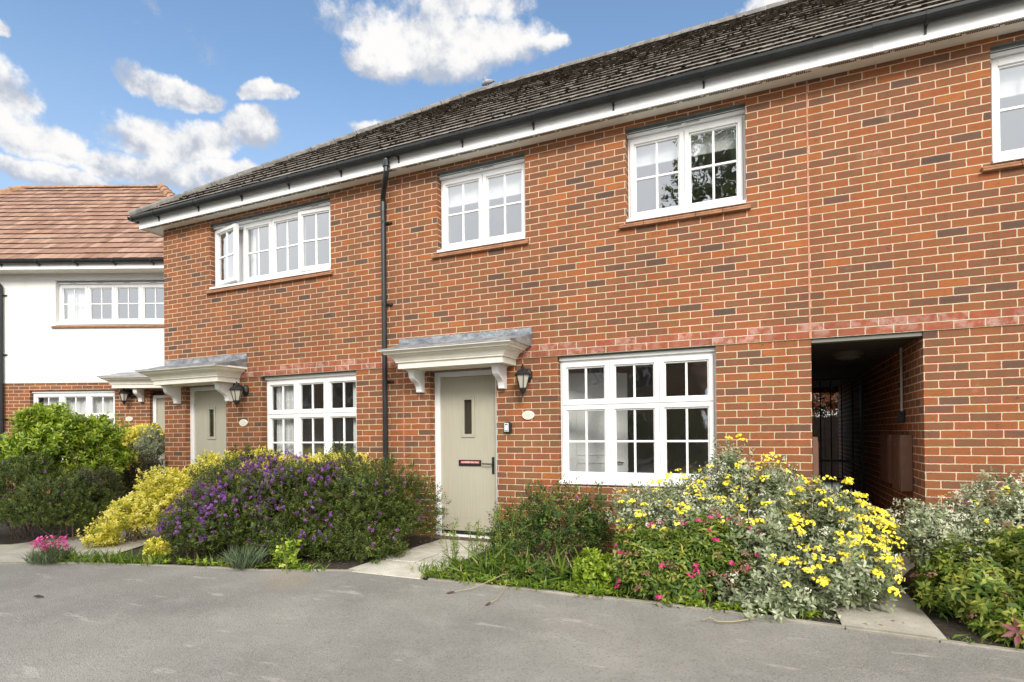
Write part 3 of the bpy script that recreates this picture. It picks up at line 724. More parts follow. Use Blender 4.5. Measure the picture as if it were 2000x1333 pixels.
# --- lanterns, plaques, key safe, meter boxes, conduit
def lantern(px, pz, label, base=(0, 0, 0), parent_rot=None):
    """wall lantern: domed back plate, swan arm, six sided cap and tapered cage with frosted panes, finial"""
    x, y, z = base; loc = (px, 0., pz)
    o = bpy.data.objects.new('wall_lantern', None); COL.objects.link(o); o.location = loc; OFF[o.name] = Vector(loc); o.empty_display_size = .1
    tag(o, label, 'lantern', 'black lanterns by the front doors')
    p = MB(); n = 8; rng = [(.082, .0), (.082, .018), (.070, .034), (.042, .052), (.020, .058)]
    v = []; f = []
    for r_, d in rng: v += [(px + r_ * .72 * math.cos(2 * PI * k / n + PI / 8), -d, pz + r_ * 1.05 * math.sin(2 * PI * k / n + PI / 8)) for k in range(n)]
    for i in range(len(rng) - 1):
        for k in range(n): f.append((i * n + k, i * n + (k + 1) % n, (i + 1) * n + (k + 1) % n, (i + 1) * n + k))
    f.append(tuple(range((len(rng) - 1) * n, len(rng) * n))); p.add(v, f)
    p.build('back_plate', ['blackmetal'], o)
    a = MB(); a.tube([(px, -.04, pz + .01), (px, -.085, pz + .045), (px, -.135, pz + .062), (px, -.168, pz + .050)], [.024, .021, .018, .016], 8); a.build('arm', ['blackmetal'], o, smooth=True)
    c = (px, -.172, pz)
    k_ = MB(); k_.lathe([(.105, -.012), (.112, -.006), (.100, .004), (.085, .022), (.066, .040), (.040, .056), (.024, .064), (.024, .085), (.014, .09), (.012, .108), (.003, .122)], c, 6); k_.build('cap', ['blackmetal'], o)
    g = MB(); g.lathe([(.082, -.012), (.041, -.165)], c, 6); g.build('lamp_glass', ['frost'], o)
    cg = MB()
    for q in range(6):
        t = 2 * PI * q / 6; cg.tube([(c[0] + .085 * math.cos(t), c[1] + .085 * math.sin(t), c[2] - .010), (c[0] + .043 * math.cos(t), c[1] + .043 * math.sin(t), c[2] - .168)], .0055, 5)
    cg.lathe([(.048, -.158), (.050, -.170), (.040, -.195), (.020, -.222), (.010, -.232), (.012, -.240), (.002, -.268)], c, 6); cg.build('cage', ['blackmetal'], o)
    return o
lantern(-3.868, 1.985, 'black wall lantern above the oval plaque right of the open-fronted sage door with key safe')
lantern(-8.475, 1.995, 'black wall lantern overlapping the canopy bracket of the left sage door, beside its window')

def plaque(cx, cz, label, base_y=0., a=.076, bz=.052):
    m = MB(); n = 28
    for (s, d0, d1, mi) in ((1., 0., .018, 0), (.86, .0182, .0205, 1)):
        ring_ = [(cx + a * s * math.cos(2 * PI * k / n), cz + bz * s * math.sin(2 * PI * k / n)) for k in range(n)]; m.prism(ring_, 'y', base_y - d1, base_y - d0, mi)
    o = m.build('house_plaque', ['plaque_rim', 'plaque'], base=(cx, base_y, cz)); return tag(o, label, 'plaque', 'cream oval plaques')
plaque(-3.868, 1.515, 'cream oval plaque on the brickwork above and right of the key safe')
plaque(-8.530, 1.504, 'cream oval plaque under the lantern beside the left sage door', a=.080)

ks = empty('key_safe', (-4.128, 0, 1.372), 'small black and silver key safe on the brickwork beside the sage door', 'key safe')
k1 = MB(); k1.prism([(-4.172, 1.312), (-4.084, 1.312), (-4.084, 1.420), (-4.095, 1.436), (-4.128, 1.442), (-4.161, 1.436), (-4.172, 1.420)], 'y', -.048, -.001); k1.build('body', ['blackmetal'], ks, bevel=.004)
k2 = MB(); k2.prism([(-4.163, 1.322), (-4.106, 1.322), (-4.106, 1.424), (-4.134, 1.430), (-4.163, 1.424)], 'y', -.056, -.0485); k2.build('cover', ['silver'], ks, bevel=.002)
k3 = MB(); k3.prism([(-4.152 + .0, 1.404), (-4.147, 1.413), (-4.134, 1.417), (-4.121, 1.413), (-4.117, 1.404), (-4.122, 1.402), (-4.134, 1.409), (-4.146, 1.402)], 'y', -.0585, -.0565); k3.build('latch', ['blackmetal'], ks)
k4 = MB()
for q in range(5): k4.box(-4.154 + q * .008, -4.148 + q * .008, -.0585, -.0565, 1.330, 1.338)
k4.build('push_buttons', ['blackmetal'], ks)

def meter(name, x0, x1, y0, y1, z0, z1, label, doorside):
    m = MB(); m.box(x0, x1, y0, y1, z0, z1); o = m.build(name, ['meter'], base=((x0 + x1) / 2, (y0 + y1) / 2, z0), bevel=.006); tag(o, label, 'meter box', 'brown meter boxes in the passage')
    d = MB(); xs = x0 - .006 if doorside < 0 else x1 + .001
    d.box(xs, xs + .005, y0 + .03, y1 - .03, z0 + .04, z1 - .04); d.tube([(xs + .0025 + doorside * .003, (y0 + y1) / 2, z1 - .1), (xs + .0025 + doorside * .009, (y0 + y1) / 2, z1 - .1)], .012, 8)
    d.build('door', ['meter'], o); return o
meter('meter_box', -.105, -.002, .44, .86, .69, 1.245, 'brown meter box on the right wall of the passage nearest its mouth', -1)
meter('meter_box', -.100, -.002, 1.05, 1.55, .72, 1.25, 'brown meter box deeper in the passage, behind another on the right wall', -1)
meter('meter_box', -.898, -.848, .06, .50, .71, 1.235, 'brown meter box edge showing on the left wall of the passage', 1)
cd = empty('cable_conduit', (-.02, .80, 1.4), 'pale grey conduit with black box hanging down the passage wall', 'conduit')
c1 = MB(); c1.tube([(-.022, .80, 1.48), (-.022, .80, 2.148)], .013, 8); c1.build('pipe', ['conduit'], cd)
c2 = MB(); c2.prism([(-.060, 1.375), (-.002, 1.375), (-.002, 1.49), (-.045, 1.49)], 'y', .755, .845); c2.build('junction_box', ['blackmetal'], cd, bevel=.006)
bk = empty('ceiling_lamp', (-.47, 1.06, 2.16), 'round unlit bulkhead lamp on the passage ceiling', 'lamp')
b1 = MB(); b1.lathe([(.15, 2.164), (.15, 2.135), (.135, 2.125)], (-.47, 1.06, 0), 24); b1.build('base', ['bulk'], bk); b2 = MB(); b2.lathe([(.130, 2.1245), (.115, 2.10), (.06, 2.085), (.01, 2.082)], (-.47, 1.06, 0), 24); b2.build('lamp_shade', ['bulk'], bk, smooth=True)

# gate in the passage
gt = empty('passage_gate', (-.45, 3.2, 0), 'black iron bar gate closing the covered passage', 'gate')
g = MB(); ring(g, -.86, -.04, .10, 2.06, 3.18, 3.22, .04); g.build('gate_frame', ['blackmetal'], gt)
for zz in (.60, .86): g = MB(); g.box(-.819, -.081, 3.185, 3.215, zz - .018, zz + .018); g.build('rail', ['blackmetal'], gt)
for q in range(5):
    g = MB(); x = -.715 + q * .135; g.tube([(x, 3.2, .141), (x, 3.2, 2.019)], .008, 8); g.build('bar', ['blackmetal'], gt)

# bird on the ridge
def pigeon(loc):
    o = empty('bird', loc, 'small grey bird perched on the ridge of the mossy roof', 'bird')
    x, y, z = loc; b = MB(); b.tube([(x - .13, y, z + .055), (x - .08, y, z + .085), (x, y, z + .095), (x + .07, y, z + .085), (x + .17, y, z + .075)], [.012, .048, .060, .038, .010], 10)
    b.tube([(x - .075, y, z + .11), (x - .055, y, z + .155), (x - .058, y, z + .175), (x - .075, y, z + .190)], [.030, .026, .030, .012], 10); b.tube([(x - .075, y, z + .176), (x - .105, y, z + .170)], [.008, .002], 5)
    for s in (-1, 1): b.tube([(x, y + s * .018, z + .055), (x + .005, y + s * .018, z + .0)], .005, 5)
    me = b.build('body', [plain('pigeon_feather', (.28, .29, .32), .7, .35, 20.)], o, smooth=True); return o
pigeon((-6.30, 3.94, 8.225))

# ------------------------------------------------------------------ white rendered house (own orientation)
YAW = R(24.0409); FX = Vector((-math.sin(YAW), math.cos(YAW), 0)); RT = Vector((math.cos(YAW), math.sin(YAW), 0)); CAM = Vector((-1.3083, -6.2251, 1.2958))
wo = Vector((CAM.x, CAM.y, 0)) + FX * 12.09 + RT * -8.0
wh = empty('rendered_house', wo, 'white rendered house over a brick ground floor with terracotta tiled roof', 'house', off=(0, 0, 0), rz=YAW)
wx0, wx1 = -8.5, 1.95; zr = 2.475; zse = 4.80
V1 = (-1.675, .70, 3.705, 4.655); V2 = (-2.245, -.44, .80, 2.32); V3 = (.31, 1.24, -.03, 2.285); V0 = (-6.6, -4.3, 3.705, 4.655); V00 = (-6.6, -4.8, .80, 2.32)
w = MB(); panels(w, wx0, wx1, zr, zse + .15, [V1, V0], 0., 0)
for o_ in (V1, V0): reveals(w, o_, .19, 0, 0)
for xe in (wx0, wx1): w.quad((xe, 0, zr), (xe, 7.0, zr), (xe, 7.0, zse + .15), (xe, 0, zse + .15), 0)
w.quad((wx0, 7.0, zr), (wx1, 7.0, zr), (wx1, 7.0, zse + .15), (wx0, 7.0, zse + .15), 0)
w.quad((wx0, 0, zr), (wx1, 0, zr), (wx1, .03, zr), (wx0, .03, zr), 0)
w.build('rendered_wall', ['render'], wh, normals=False)
w = MB(); panels(w, wx0, wx1, -.3, zr, [V2, V3, V00], .012, 0)
for o_ in (V2, V3, V00): reveals(w, o_, .19, 1, 2, .012)
for xe in (wx0 + .012, wx1 - .012): w.quad((xe, .012, -.3), (xe, 7.0, -.3), (xe, 7.0, zr), (xe, .012, zr), 1)
w.build('brick_wall', ['brXo', 'brYo', 'lintel'], wh, normals=False)
window(wh, *V1, 4, tiles=3.640, glass='glass_up', sillz=.05); window(wh, *V2, 3, ztr=1.76, trickle=False); window(wh, *V0, 4, tiles=3.640, glass='glass_up'); window(wh, *V00, 3, ztr=1.76, trickle=False)
room(wh, -1.9, .95, 2.7, 4.75, 2.5); room(wh, -2.5, -.2, .05, 2.44, 2.6); room(wh, -6.8, -4.1, 2.7, 4.75, 2.5); room(wh, -6.8, -4.6, .05, 2.44, 2.6)
curtain(wh, -1.62, -1.18, 3.0, 4.64); curtain(wh, V2[0] + .08, V2[1] - .08, .3, 2.26, .27)
door(wh, V3[0], V3[1], 2.20, .13, letter=(.62, .93, .90, .972)); canopy(wh, -.44, 1.99, zb=2.325, d=.50, lead=(-.24, 1.80), br=(.16, 1.40))
# eaves and roof
f = MB(); f.box(wx0 - .25, wx1 + .25, -.345, -.33, zse - .008, zse + .14); f.build('fascia', ['fascia'], wh, bevel=.002)
s = MB(); s.box(wx0 - .25, wx1 + .25, -.3295, .002, zse - .005, zse + .008); s.build('soffit', ['soffit'], wh)
g = MB(); gutter_piece(g, 'x', wx0 - .3, wx1 + .3, -.405, zse + .17); go = g.build('gutter', ['gutter'], wh)
xg = wx0 + .5
while xg < wx1:
    b = MB(); b.prism([(-.47, zse + .16), (-.465, zse + .11), (-.43, zse + .082), (-.346, zse + .06), (-.346, zse + .09), (-.42, zse + .12), (-.455, zse + .165)], 'x', xg - .016, xg + .016); b.build('bracket', ['gutter'], go); xg += .785
def clay_roof(parent, x0, x1, ye, ze, run, pitch, n, matk, hipL=True, hipR=True, width=.165):
    mb = MB(); rise = run * math.tan(pitch); dy, dz = run / n, rise / n; ln = math.hypot(dy, dz); ny, nz = -dz / ln, dy / ln; rg = np.random.default_rng(5)
    for i in range(n):
        ya, za = ye + dy * i, ze + dz * i; yb, zb = ya + dy * 1.1, za + dz * 1.1
        xa = x0 + (dy * i if hipL else 0); xb = x1 - (dy * i if hipR else 0)
        k = math.floor(xa / width); o_ = (i % 2) * .5
        x = xa
        while x < xb - 1e-4:
            xe = min((math.floor(x / width + o_ + 1e-5) + 1 - o_) * width, xb)
            t = .028 + rg.uniform(-.004, .005); e = xe - .003
            lo0, lo1 = (x, ya + ny * t, za + nz * t), (e, ya + ny * t, za + nz * t); u0, u1 = (x, yb + ny * .003, zb + nz * .003), (e, yb + ny * .003, zb + nz * .003)
            c0 = math.floor(x / width + o_ + 1e-4); fa = x / width + o_ - c0; fb = xe / width + o_ - c0
            U = [(c0 + fa * .998 + .001, i), (c0 + min(fb, .999), i), (c0 + min(fb, .999), i + .9), (c0 + fa * .998 + .001, i + .9)]
            mb.quad(lo0, lo1, u1, u0, 0, U)
            mb.quad((x, ya + .004, za - .006), (e, ya + .004, za - .006), lo1, lo0, 1, U); x = xe
    ro = mb.build('roof', [matk, 'clay_edge'], parent, normals=False)
    b = MB(); y2 = ye + 2 * run; zr_ = ze + rise; ra, rb = x0 + (run if hipL else 0), x1 - (run if hipR else 0); yr = ye + run
    b.quad((x0, ye, ze - .01), (x1, ye, ze - .01), (rb, yr, zr_ - .01), (ra, yr, zr_ - .01)); b.quad((x0, y2, ze), (x1, y2, ze), (rb, yr, zr_), (ra, yr, zr_))
    b.add([(x0, ye, ze), (x0, y2, ze), (ra, yr, zr_)], [(0, 1, 2)]); b.add([(x1, ye, ze), (x1, y2, ze), (rb, yr, zr_)], [(0, 1, 2)])
    b.build('roof_slope', ['clayridge'], ro, normals=False)
    r_ = MB(); x = ra
    while x < rb - .01:
        e = min(x + .45, rb); h = random.uniform(-.005, .005)
        r_.prism([(yr + .12 * math.cos(a), zr_ - .03 + h + .085 * math.sin(a)) for a in np.linspace(PI, 0, 8)], 'x', x, e - .006); x = e
    for (p, q) in (((x1, ye, ze), (rb, yr, zr_)), ((x0, ye, ze), (ra, yr, zr_))):
        p, q = Vector(p), Vector(q); m_ = 18
        for k in range(m_):
            a, b2 = p.lerp(q, k / m_), p.lerp(q, (k + 1.12) / m_); r_.tube([a + Vector((0, 0, -.01)), b2 + Vector((0, 0, -.025))], [.13, .105], 9)
    r_.build('ridge_tile', ['clayridge'], ro)
    return ro
clay_roof(wh, wx0 - .3, wx1 + .32, -.40, zse + .175, 3.7, R(40), 17, 'clay')
dpw = MB(); dpw.tube([(-2.95, -.40, 4.90), (-2.95, -.40, 4.74), (-2.92, -.38, 4.66), (-2.82, -.10, 4.60), (-2.785, -.062, 4.52), (-2.785, -.055, 4.3), (-2.785, -.055, .05)], .036, 10); do = dpw.build('downpipe', ['gutter'], wh)
for zz in (4.34, 3.08, 1.72): 
    c = MB(); c.lathe([(.041, -.016), (.041, .016)], (-2.785, -.055, zz), 10); c.box(-2.785, -2.70, -.028, -.001, zz - .012, zz + .012); c.build('pipe_clip', ['gutter'], do)
lw = lantern(-8.475, 1.995, 'black wall lantern beside the door canopy of the white rendered house')
lw.location = wo + RT * (-.115) + Vector((0, 0, 2.235)); lw.rotation_euler = (0, 0, YAW)
pw = plaque(0., 0., 'cream oval plaque on the brick ground floor of the white house'); pw.location = wo + RT * (-.125) + FX * .010 + Vector((0, 0, 1.695)); pw.rotation_euler = (0, 0, YAW)

# ------------------------------------------------------------------ ground, road, paths, beds
def sheet(name, poly, z, m, kind='structure', thick=None):
    b = MB()
    if thick: b.prism(poly, 'z', z - thick, z)
    else: b.add([(x, y, z) for x, y in poly], [tuple(range(len(poly)))])
    o = b.build(name, [m], base=(poly[0][0], poly[0][1], z)); o['kind'] = kind; return o
sheet('ground', [(-300, -300), (300, -300), (300, 300), (-300, 300)], -.045, 'ground')
K = [(60., -2.02), (1.6, -2.02), (.45, -2.03), (-.35, -1.97), (-.85, -1.93), (-1.6, -1.86), (-2.5, -1.86), (-3.3, -1.86), (-4.1, -1.87), (-4.95, -1.87), (-5.4, -2.02), (-5.85, -2.20), (-6.4, -2.30), (-7.05, -2.44), (-7.8, -2.64), (-8.4, -2.88), (-9.2, -3.24), (-10.4, -3.78), (-14.4, -5.56), (-24, -9.8)]
road = [(60, -17.5)] + K + [(-24, -17.5)]
sheet('road', road, -.008, 'asphalt')
# bed soil between kerb and walls
bed = [(x, y + .05) for x, y in K[1:-2]] + [(-14.4, -5.0), (-22, -4), (-22, 12), (-11, 12), (-10.2, 6), (4.2, 6.6), (8, 6.6), (8, -1.97)]
sheet('flower_bed', bed, -.012, 'soil')
kb = MB()
for (a, b) in zip(K[1:-1], K[2:]):
    a, b = Vector((*a, 0)), Vector((*b, 0)); t = (b - a).normalized(); nrm = Vector((t.y, -t.x, 0)) * -1
    ln = (b - a).length; m_ = max(1, round(ln / .9)); 
    for k in range(m_):
        p, q = a.lerp(b, k / m_) + t * .003, a.lerp(b, (k + 1) / m_) - t * .003
        up = Vector((-nrm.y * 0, 0, 0)); inn = Vector((0, .05, 0)) if abs(t.y) < .3 else Vector((.02, .05, 0))
        if -4.98 < (p.x + q.x) / 2 < -4.2: continue
        zt = .006 + random.uniform(-.004, .004)
        kb.add([(p.x, p.y, -.1), (q.x, q.y, -.1), (q.x + inn.x, q.y + inn.y, -.1), (p.x + inn.x, p.y + inn.y, -.1), (p.x, p.y, zt), (q.x, q.y, zt), (q.x + inn.x, q.y + inn.y, zt), (p.x + inn.x, p.y + inn.y, zt)], [(0, 1, 5, 4), (1, 2, 6, 5), (2, 3, 7, 6), (3, 0, 4, 7), (4, 5, 6, 7)])
ko = kb.build('kerb', ['kerb'], base=(-4, -1.9, 0), bevel=.005); ko['kind'] = 'structure'
# slab path to the middle door
sl = MB(); ys = [-1.865, -1.32, -.86, -.40, .16]
for j in range(4):
    a, b = ys[j], ys[j + 1]; xl, xm, xr = -5.06 + .01 * j, -4.60, -4.18
    for (p, q) in ((xl, xm), (xm, xr)):
        zt = -.004 + random.uniform(-.003, .004); dx = random.uniform(-.004, .004)
        sl.box(p + .006, q - .006, a + .006 + dx, b - .006 + dx, -.06, zt)
so = sl.build('path', ['slab'], base=(-4.6, -1.0, 0), bevel=.006); so['kind'] = 'structure'
st = MB(); st.box(-5.20, -4.32, -.10, .10, -.03, .0); so2 = st.build('doorstep', [plain('brown_doorstep', (.10, .065, .055), .7, .2, 20.)], base=(-4.76, 0, 0), bevel=.005); so2['kind'] = 'structure'
# concrete path through the passage, and the left path
pp = sheet('path', [(-.86, -1.915), (-.30, -1.965), (-.305, -.5), (-.15, -.02), (-.02, .3), (-.02, 9.4), (-.88, 9.4), (-.88, -.2)], .002, 'concrete')
lp = sheet('path', [(-7.75, -2.60), (-8.4, -2.83), (-9.2, -3.19), (-10.4, -3.73), (-14.4, -5.51), (-15.5, -4.9), (-12.2, -3.2), (-10.4, -2.62), (-9.78, -2.35), (-9.62, -1.6), (-9.80, -.2), (-9.9, .12), (-8.86, .12), (-8.5, -.6), (-8.3, -1.5)], .002, 'concrete')
sheet('path', [(-8.9, -3.04), (-9.6, -3.37), (-9.78, -2.36), (-9.45, -2.25)], .006, 'concrete') if False else None

# back garden behind the gate
sheet('patio', [(-6, 6.66), (4, 6.66), (4, 9.5), (-6, 9.5)], -.002, 'concrete')
fn = empty('garden_fence', (0, 9.4, 0), 'timber fence panel coloured as in shadow, seen through the passage gate', 'fence')
fb = MB()
for q in range(36): fb.box(-3 + q * .15, -3 + q * .15 + .156, 9.38 + (q % 2) * .012, 9.40 + (q % 2) * .012, .05, 1.63 + random.uniform(-.005, .005))
fb.build('fence_panel', ['wood_fence'], fn)
for q in range(4): p = MB(); p.box(-3.0 + q * 1.8 - .05, -3.0 + q * 1.8 + .05, 9.425, 9.52, 0, 1.7); p.build('post', ['wood_fence'], fn)

# ------------------------------------------------------------------ plants
def nrm(v): return v / np.maximum(np.linalg.norm(v, axis=-1, keepdims=True), 1e-9)
def mesh_np(name, V, F, mats, parent=None, base=(0, 0, 0), tint=None, mi=None, smooth=False):
    V = np.asarray(V, np.float32) - np.array(OFF[parent.name] if parent else base, np.float32); F = np.asarray(F, np.int32)
    me = bpy.data.meshes.new(name); nv, nf, k = len(V), len(F), F.shape[1]
    me.vertices.add(nv); me.vertices.foreach_set('co', V.ravel()); me.loops.add(nf * k); me.loops.foreach_set('vertex_index', F.ravel())
    me.polygons.add(nf); me.polygons.foreach_set('loop_start', np.arange(nf, dtype=np.int32) * k)
    if mi is not None: me.polygons.foreach_set('material_index', np.asarray(mi, np.int32))
    if tint is not None:
        a = me.attributes.new('tint', 'FLOAT', 'FACE'); a.data.foreach_set('value', np.asarray(tint, np.float32))
    me.update(); me.validate()
    for k_ in mats: me.materials.append(M[k_] if isinstance(k_, str) else k_)
    o = bpy.data.objects.new(name, me); COL.objects.link(o)
    if parent: o.parent = parent; OFF[o.name] = OFF[parent.name]
    else: o.location = base; OFF[o.name] = Vector(base)
    return o
def leaves(P, A, N, L, W, fold=.25, droop=.15, wide=.5):
    """P base, A axis, N upper side; 5 vertices and 2 quads per leaf"""
    A = nrm(A); S = nrm(np.cross(A, N)); N = np.cross(S, A); L = L[:, None]; W = W[:, None]
    b = P; m_ = P + A * L * .55 - N * L * droop * .1; l = P + A * L * wide - S * W + N * W * fold; r = P + A * L * wide + S * W + N * W * fold; t = P + A * L - N * L * droop
    V = np.stack([b, l, m_, r, t], 1).reshape(-1, 3); i = np.arange(len(P))[:, None] * 5
    F = np.stack([np.concatenate([i + 0, i + 2, i + 4, i + 1], 1), np.concatenate([i + 0, i + 3, i + 4, i + 2], 1)], 1).reshape(-1, 4)
    return V, F
def sample(blobs, n, shell=(.72, 1.03), rg=RNG, zmin=.015, ymax=None, bumpy=.16, down=-.45, need=.74):
    """points on the uneven outer shell of a union of ellipsoids, with outward normals"""
    B = np.array(blobs, float); C, Rr = B[:, :3], B[:, 3:]
    area = (Rr[:, 0] * Rr[:, 1] + Rr[:, 1] * Rr[:, 2] + Rr[:, 0] * Rr[:, 2]); pr = area / area.sum(); out_p = []; out_n = []; got = 0
    K = rg.normal(0, 1, (6, 3)) * 3.2; ph = rg.uniform(0, 6.28, (len(B), 6))
    while got < n:
        m_ = int((n - got) * 2.2) + 50; k = rg.choice(len(B), m_, p=pr); d = nrm(rg.normal(0, 1, (m_, 3))); keep = d[:, 2] > down; k, d = k[keep], d[keep]
        w = 1 + bumpy * np.sin(d @ K.T + ph[k]).mean(1) * 2.2
        f = rg.uniform(shell[0], shell[1], len(k)) ** .7 * w
        p = C[k] + d * Rr[k] * f[:, None]; nn = nrm(d / Rr[k])
        q = np.linalg.norm((p[:, None] - C[None]) / Rr[None], axis=2); q[np.arange(len(k)), k] = 9
        ok = (q.min(1) > need) & (p[:, 2] > zmin)
        if ymax is not None: ok &= p[:, 1] < ymax
        out_p.append(p[ok]); out_n.append(nn[ok]); got += ok.sum()
        if not ok.sum(): break
    return np.concatenate(out_p)[:n], np.concatenate(out_n)[:n]
def shoots(P, N, K, Ls, L, W, rg=RNG, up=.55, rnd=.4, el=(75, 35), fold=.25, droop=.15, wide=.5, tip=.25, base_t=.45, spread=.2, twist=None):
    """leafy shoots: K leaves spiralling along a shoot that ends at P"""
    n = len(P); D = nrm(N * .8 + np.array([0, 0, up]) + rg.normal(0, rnd, (n, 3))); ref = nrm(np.cross(D, rg.normal(0, 1, (n, 3)))); bi = np.cross(D, ref)
    ls = Ls * rg.uniform(.6, 1.3, n); st = rg.normal(0, spread * .6, n); ph0 = rg.uniform(0, 6.28, n); PP = []; AA = []; NN = []; LL = []; TT = []
    for k in range(K):
        t = (k + .5) / K; ph = ph0 + 2.4 * k + rg.normal(0, .3, n); e = np.radians(el[0] + (el[1] - el[0]) * t + rg.normal(0, 10, n))[:, None]
        rad = ref * np.cos(ph)[:, None] + bi * np.sin(ph)[:, None]; PP.append(P + D * (ls * (t - 1))[:, None]); AA.append(D * np.cos(e) + rad * np.sin(e)); NN.append(D * np.sin(e) - rad * np.cos(e))
        LL.append(L * rg.uniform(.7, 1.25, n) * (1 - .35 * t ** 3)); TT.append(np.clip(base_t + st + tip * t + rg.normal(0, spread * .5, n), 0, 1))
    P2, A2, N2, L2, T2 = (np.concatenate(q) for q in (PP, AA, NN, LL, TT))
    V, F = leaves(P2, A2, N2, L2, L2 * W * rg.uniform(.8, 1.2, len(L2)), fold, droop, wide)
    return V, F, np.repeat(T2, 2)
def cat(parts):
    V = []; F = []; T = []; o = 0
    for v, f, t in parts: V.append(v); F.append(f + o); T.append(t); o += len(v)
    return np.concatenate(V), np.concatenate(F), np.concatenate(T)
def discs(P, N, r, rg=RNG, cup=.25, n=6):
    """small round flower heads: n-sided fan with a raised centre (as quads: two triangles each)"""
    N = nrm(N + rg.normal(0, .25, P.shape)); S = nrm(np.cross(N, rg.normal(0, 1, P.shape))); T = np.cross(N, S); m_ = len(P); V = [P + N * (r * cup)[:, None]]
    for k in range(n): a = 2 * PI * k / n; V.append(P + (S * math.cos(a) + T * math.sin(a)) * (r * rg.uniform(.85, 1.1, m_))[:, None])
    V = np.stack(V, 1).reshape(-1, 3); i = np.arange(m_)[:, None] * (n + 1)
    F = np.stack([np.concatenate([i, i + 1 + 2 * k, i + 2 + 2 * k, i + 1 + (2 * k + 2) % n], 1) for k in range(n // 2)], 1).reshape(-1, 4)
    return V, F
def stems_mesh(name, pairs, r0, r1, m, parent, wig=.05, n=4, rg=RNG):
    mb = MB()
    for a, b in pairs:
        a, b = np.array(a, float), np.array(b, float); pts = [a + (b - a) * t + rg.normal(0, wig, 3) * (0 < t < 1) * np.linalg.norm(b - a) + np.array([0, 0, .08]) * math.sin(t * PI) for t in (0, .35, .7, 1)]
        mb.tube([tuple(p) for p in pts], [r0, r0 * .8, (r0 + r1) / 2, r1], n, cap=False)
    return mb.build(name, [m], parent, normals=False)
def clusters(P, N, m_, rad, r, rg=RNG, flat=.35, rise=.02):
    n = len(P); k = rg.poisson(m_, n).clip(2); idx = np.repeat(np.arange(n), k); up = nrm(N * .5 + np.array([0, 0, .9])); u = up[idx]; s = nrm(np.cross(u, np.array([.3, .9, .1]))); t = np.cross(u, s)
    rr = rad * np.sqrt(rg.random(len(idx))) * np.repeat(rg.uniform(.6, 1.25, n), k); a = rg.uniform(0, 6.28, len(idx))
    p = P[idx] + s * (rr * np.cos(a))[:, None] + t * (rr * np.sin(a))[:, None] + u * (rise - rr * flat + rg.normal(0, rad * .12, len(idx)))[:, None]
    return p, nrm(u * .8 + s * (np.cos(a) * .5)[:, None] + t * (np.sin(a) * .5)[:, None] + np.array([.1, -.4, 0])), r * rg.uniform(.75, 1.2, len(idx))

G = lambda *s: list(s)
LM = {
 'hebe': leaf_mat('hebe_leaf', [(0, (.022, .036, .009)), (.45, (.055, .085, .016)), (.75, (.12, .16, .026)), (1, (.27, .31, .05))], .42, .28),
 'gold': leaf_mat('golden_leaf', [(0, (.11, .17, .025)), (.3, (.42, .42, .045)), (.6, (.78, .69, .09)), (1, (.90, .83, .34))], .5, .3),
 'green': leaf_mat('bright_green_leaf', [(0, (.03, .065, .010)), (.4, (.12, .20, .018)), (.7, (.31, .42, .035)), (1, (.56, .62, .10))], .38, .35, .5),
 'mid': leaf_mat('mid_green_leaf', [(0, (.02, .045, .010)), (.4, (.05, .10, .018)), (.75, (.11, .18, .028)), (1, (.20, .24, .05))], .5, .3),
 'olive': leaf_mat('olive_leaf', [(0, (.025, .035, .014)), (.45, (.055, .068, .024)), (.8, (.11, .12, .04)), (1, (.20, .17, .06))], .55, .25),
 'silver': leaf_mat('silver_leaf', [(0, (.09, .13, .055)), (.4, (.22, .265, .14)), (.72, (.43, .46, .30)), (1, (.70, .70, .54))], .7, .2, .25, (1., 1., .8)),
 'spir': leaf_mat('spiraea_leaf', [(0, (.03, .06, .014)), (.4, (.08, .145, .026)), (.7, (.18, .26, .045)), (1, (.40, .42, .08))], .45, .35),
 'red': leaf_mat('dark_red_leaf', [(0, (.018, .026, .010)), (.55, (.045, .058, .020)), (.84, (.085, .075, .03)), (1, (.22, .09, .075))], .5, .25),
 'lav': leaf_mat('lavender_leaf', [(0, (.07, .11, .05)), (.5, (.15, .21, .11)), (1, (.26, .32, .19))], .7, .2),
 'grass': leaf_mat('grass_blade', [(0, (.06, .13, .015)), (.5, (.16, .27, .03)), (.85, (.30, .38, .06)), (1, (.46, .40, .18))], .5, .35),
 'purple': leaf_mat('purple_floret', [(0, (.12, .028, .16)), (.5, (.22, .06, .29)), (1, (.36, .16, .42))], .6, .25, .3, (1.1, .8, 1.2)),
 'yellow': leaf_mat('yellow_flower_head', [(0, (.66, .48, .012)), (.5, (.86, .72, .035)), (1, (.92, .84, .16))], .6, .15, .3, (1.1, 1.1, .5)),
 'bud': leaf_mat('pale_bud', [(0, (.34, .34, .22)), (.5, (.56, .55, .42)), (1, (.72, .70, .60))], .8, .1, .2),
 'pink': leaf_mat('crimson_flower_head', [(0, (.30, .01, .07)), (.5, (.52, .03, .15)), (1, (.66, .09, .25))], .6, .2, .3, (1.1, .8, 1.)),
 'spent': leaf_mat('spent_flower_head', [(0, (.10, .045, .03)), (.5, (.20, .09, .065)), (1, (.32, .17, .12))], .8, .1, .2),
 'hotpink': leaf_mat('hot_pink_petal', [(0, (.55, .03, .22)), (.5, (.72, .07, .32)), (1, (.82, .22, .46))], .6, .25, .3, (1.1, .8, 1.)),
 'straw': leaf_mat('straw', [(0, (.28, .20, .09)), (1, (.55, .43, .24))], .8, .2),
 'redtree': leaf_mat('copper_leaf', [(0, (.05, .06, .02)), (.4, (.14, .15, .05)), (.6, (.30, .10, .05)), (1, (.50, .18, .10))], .55, .3),
}
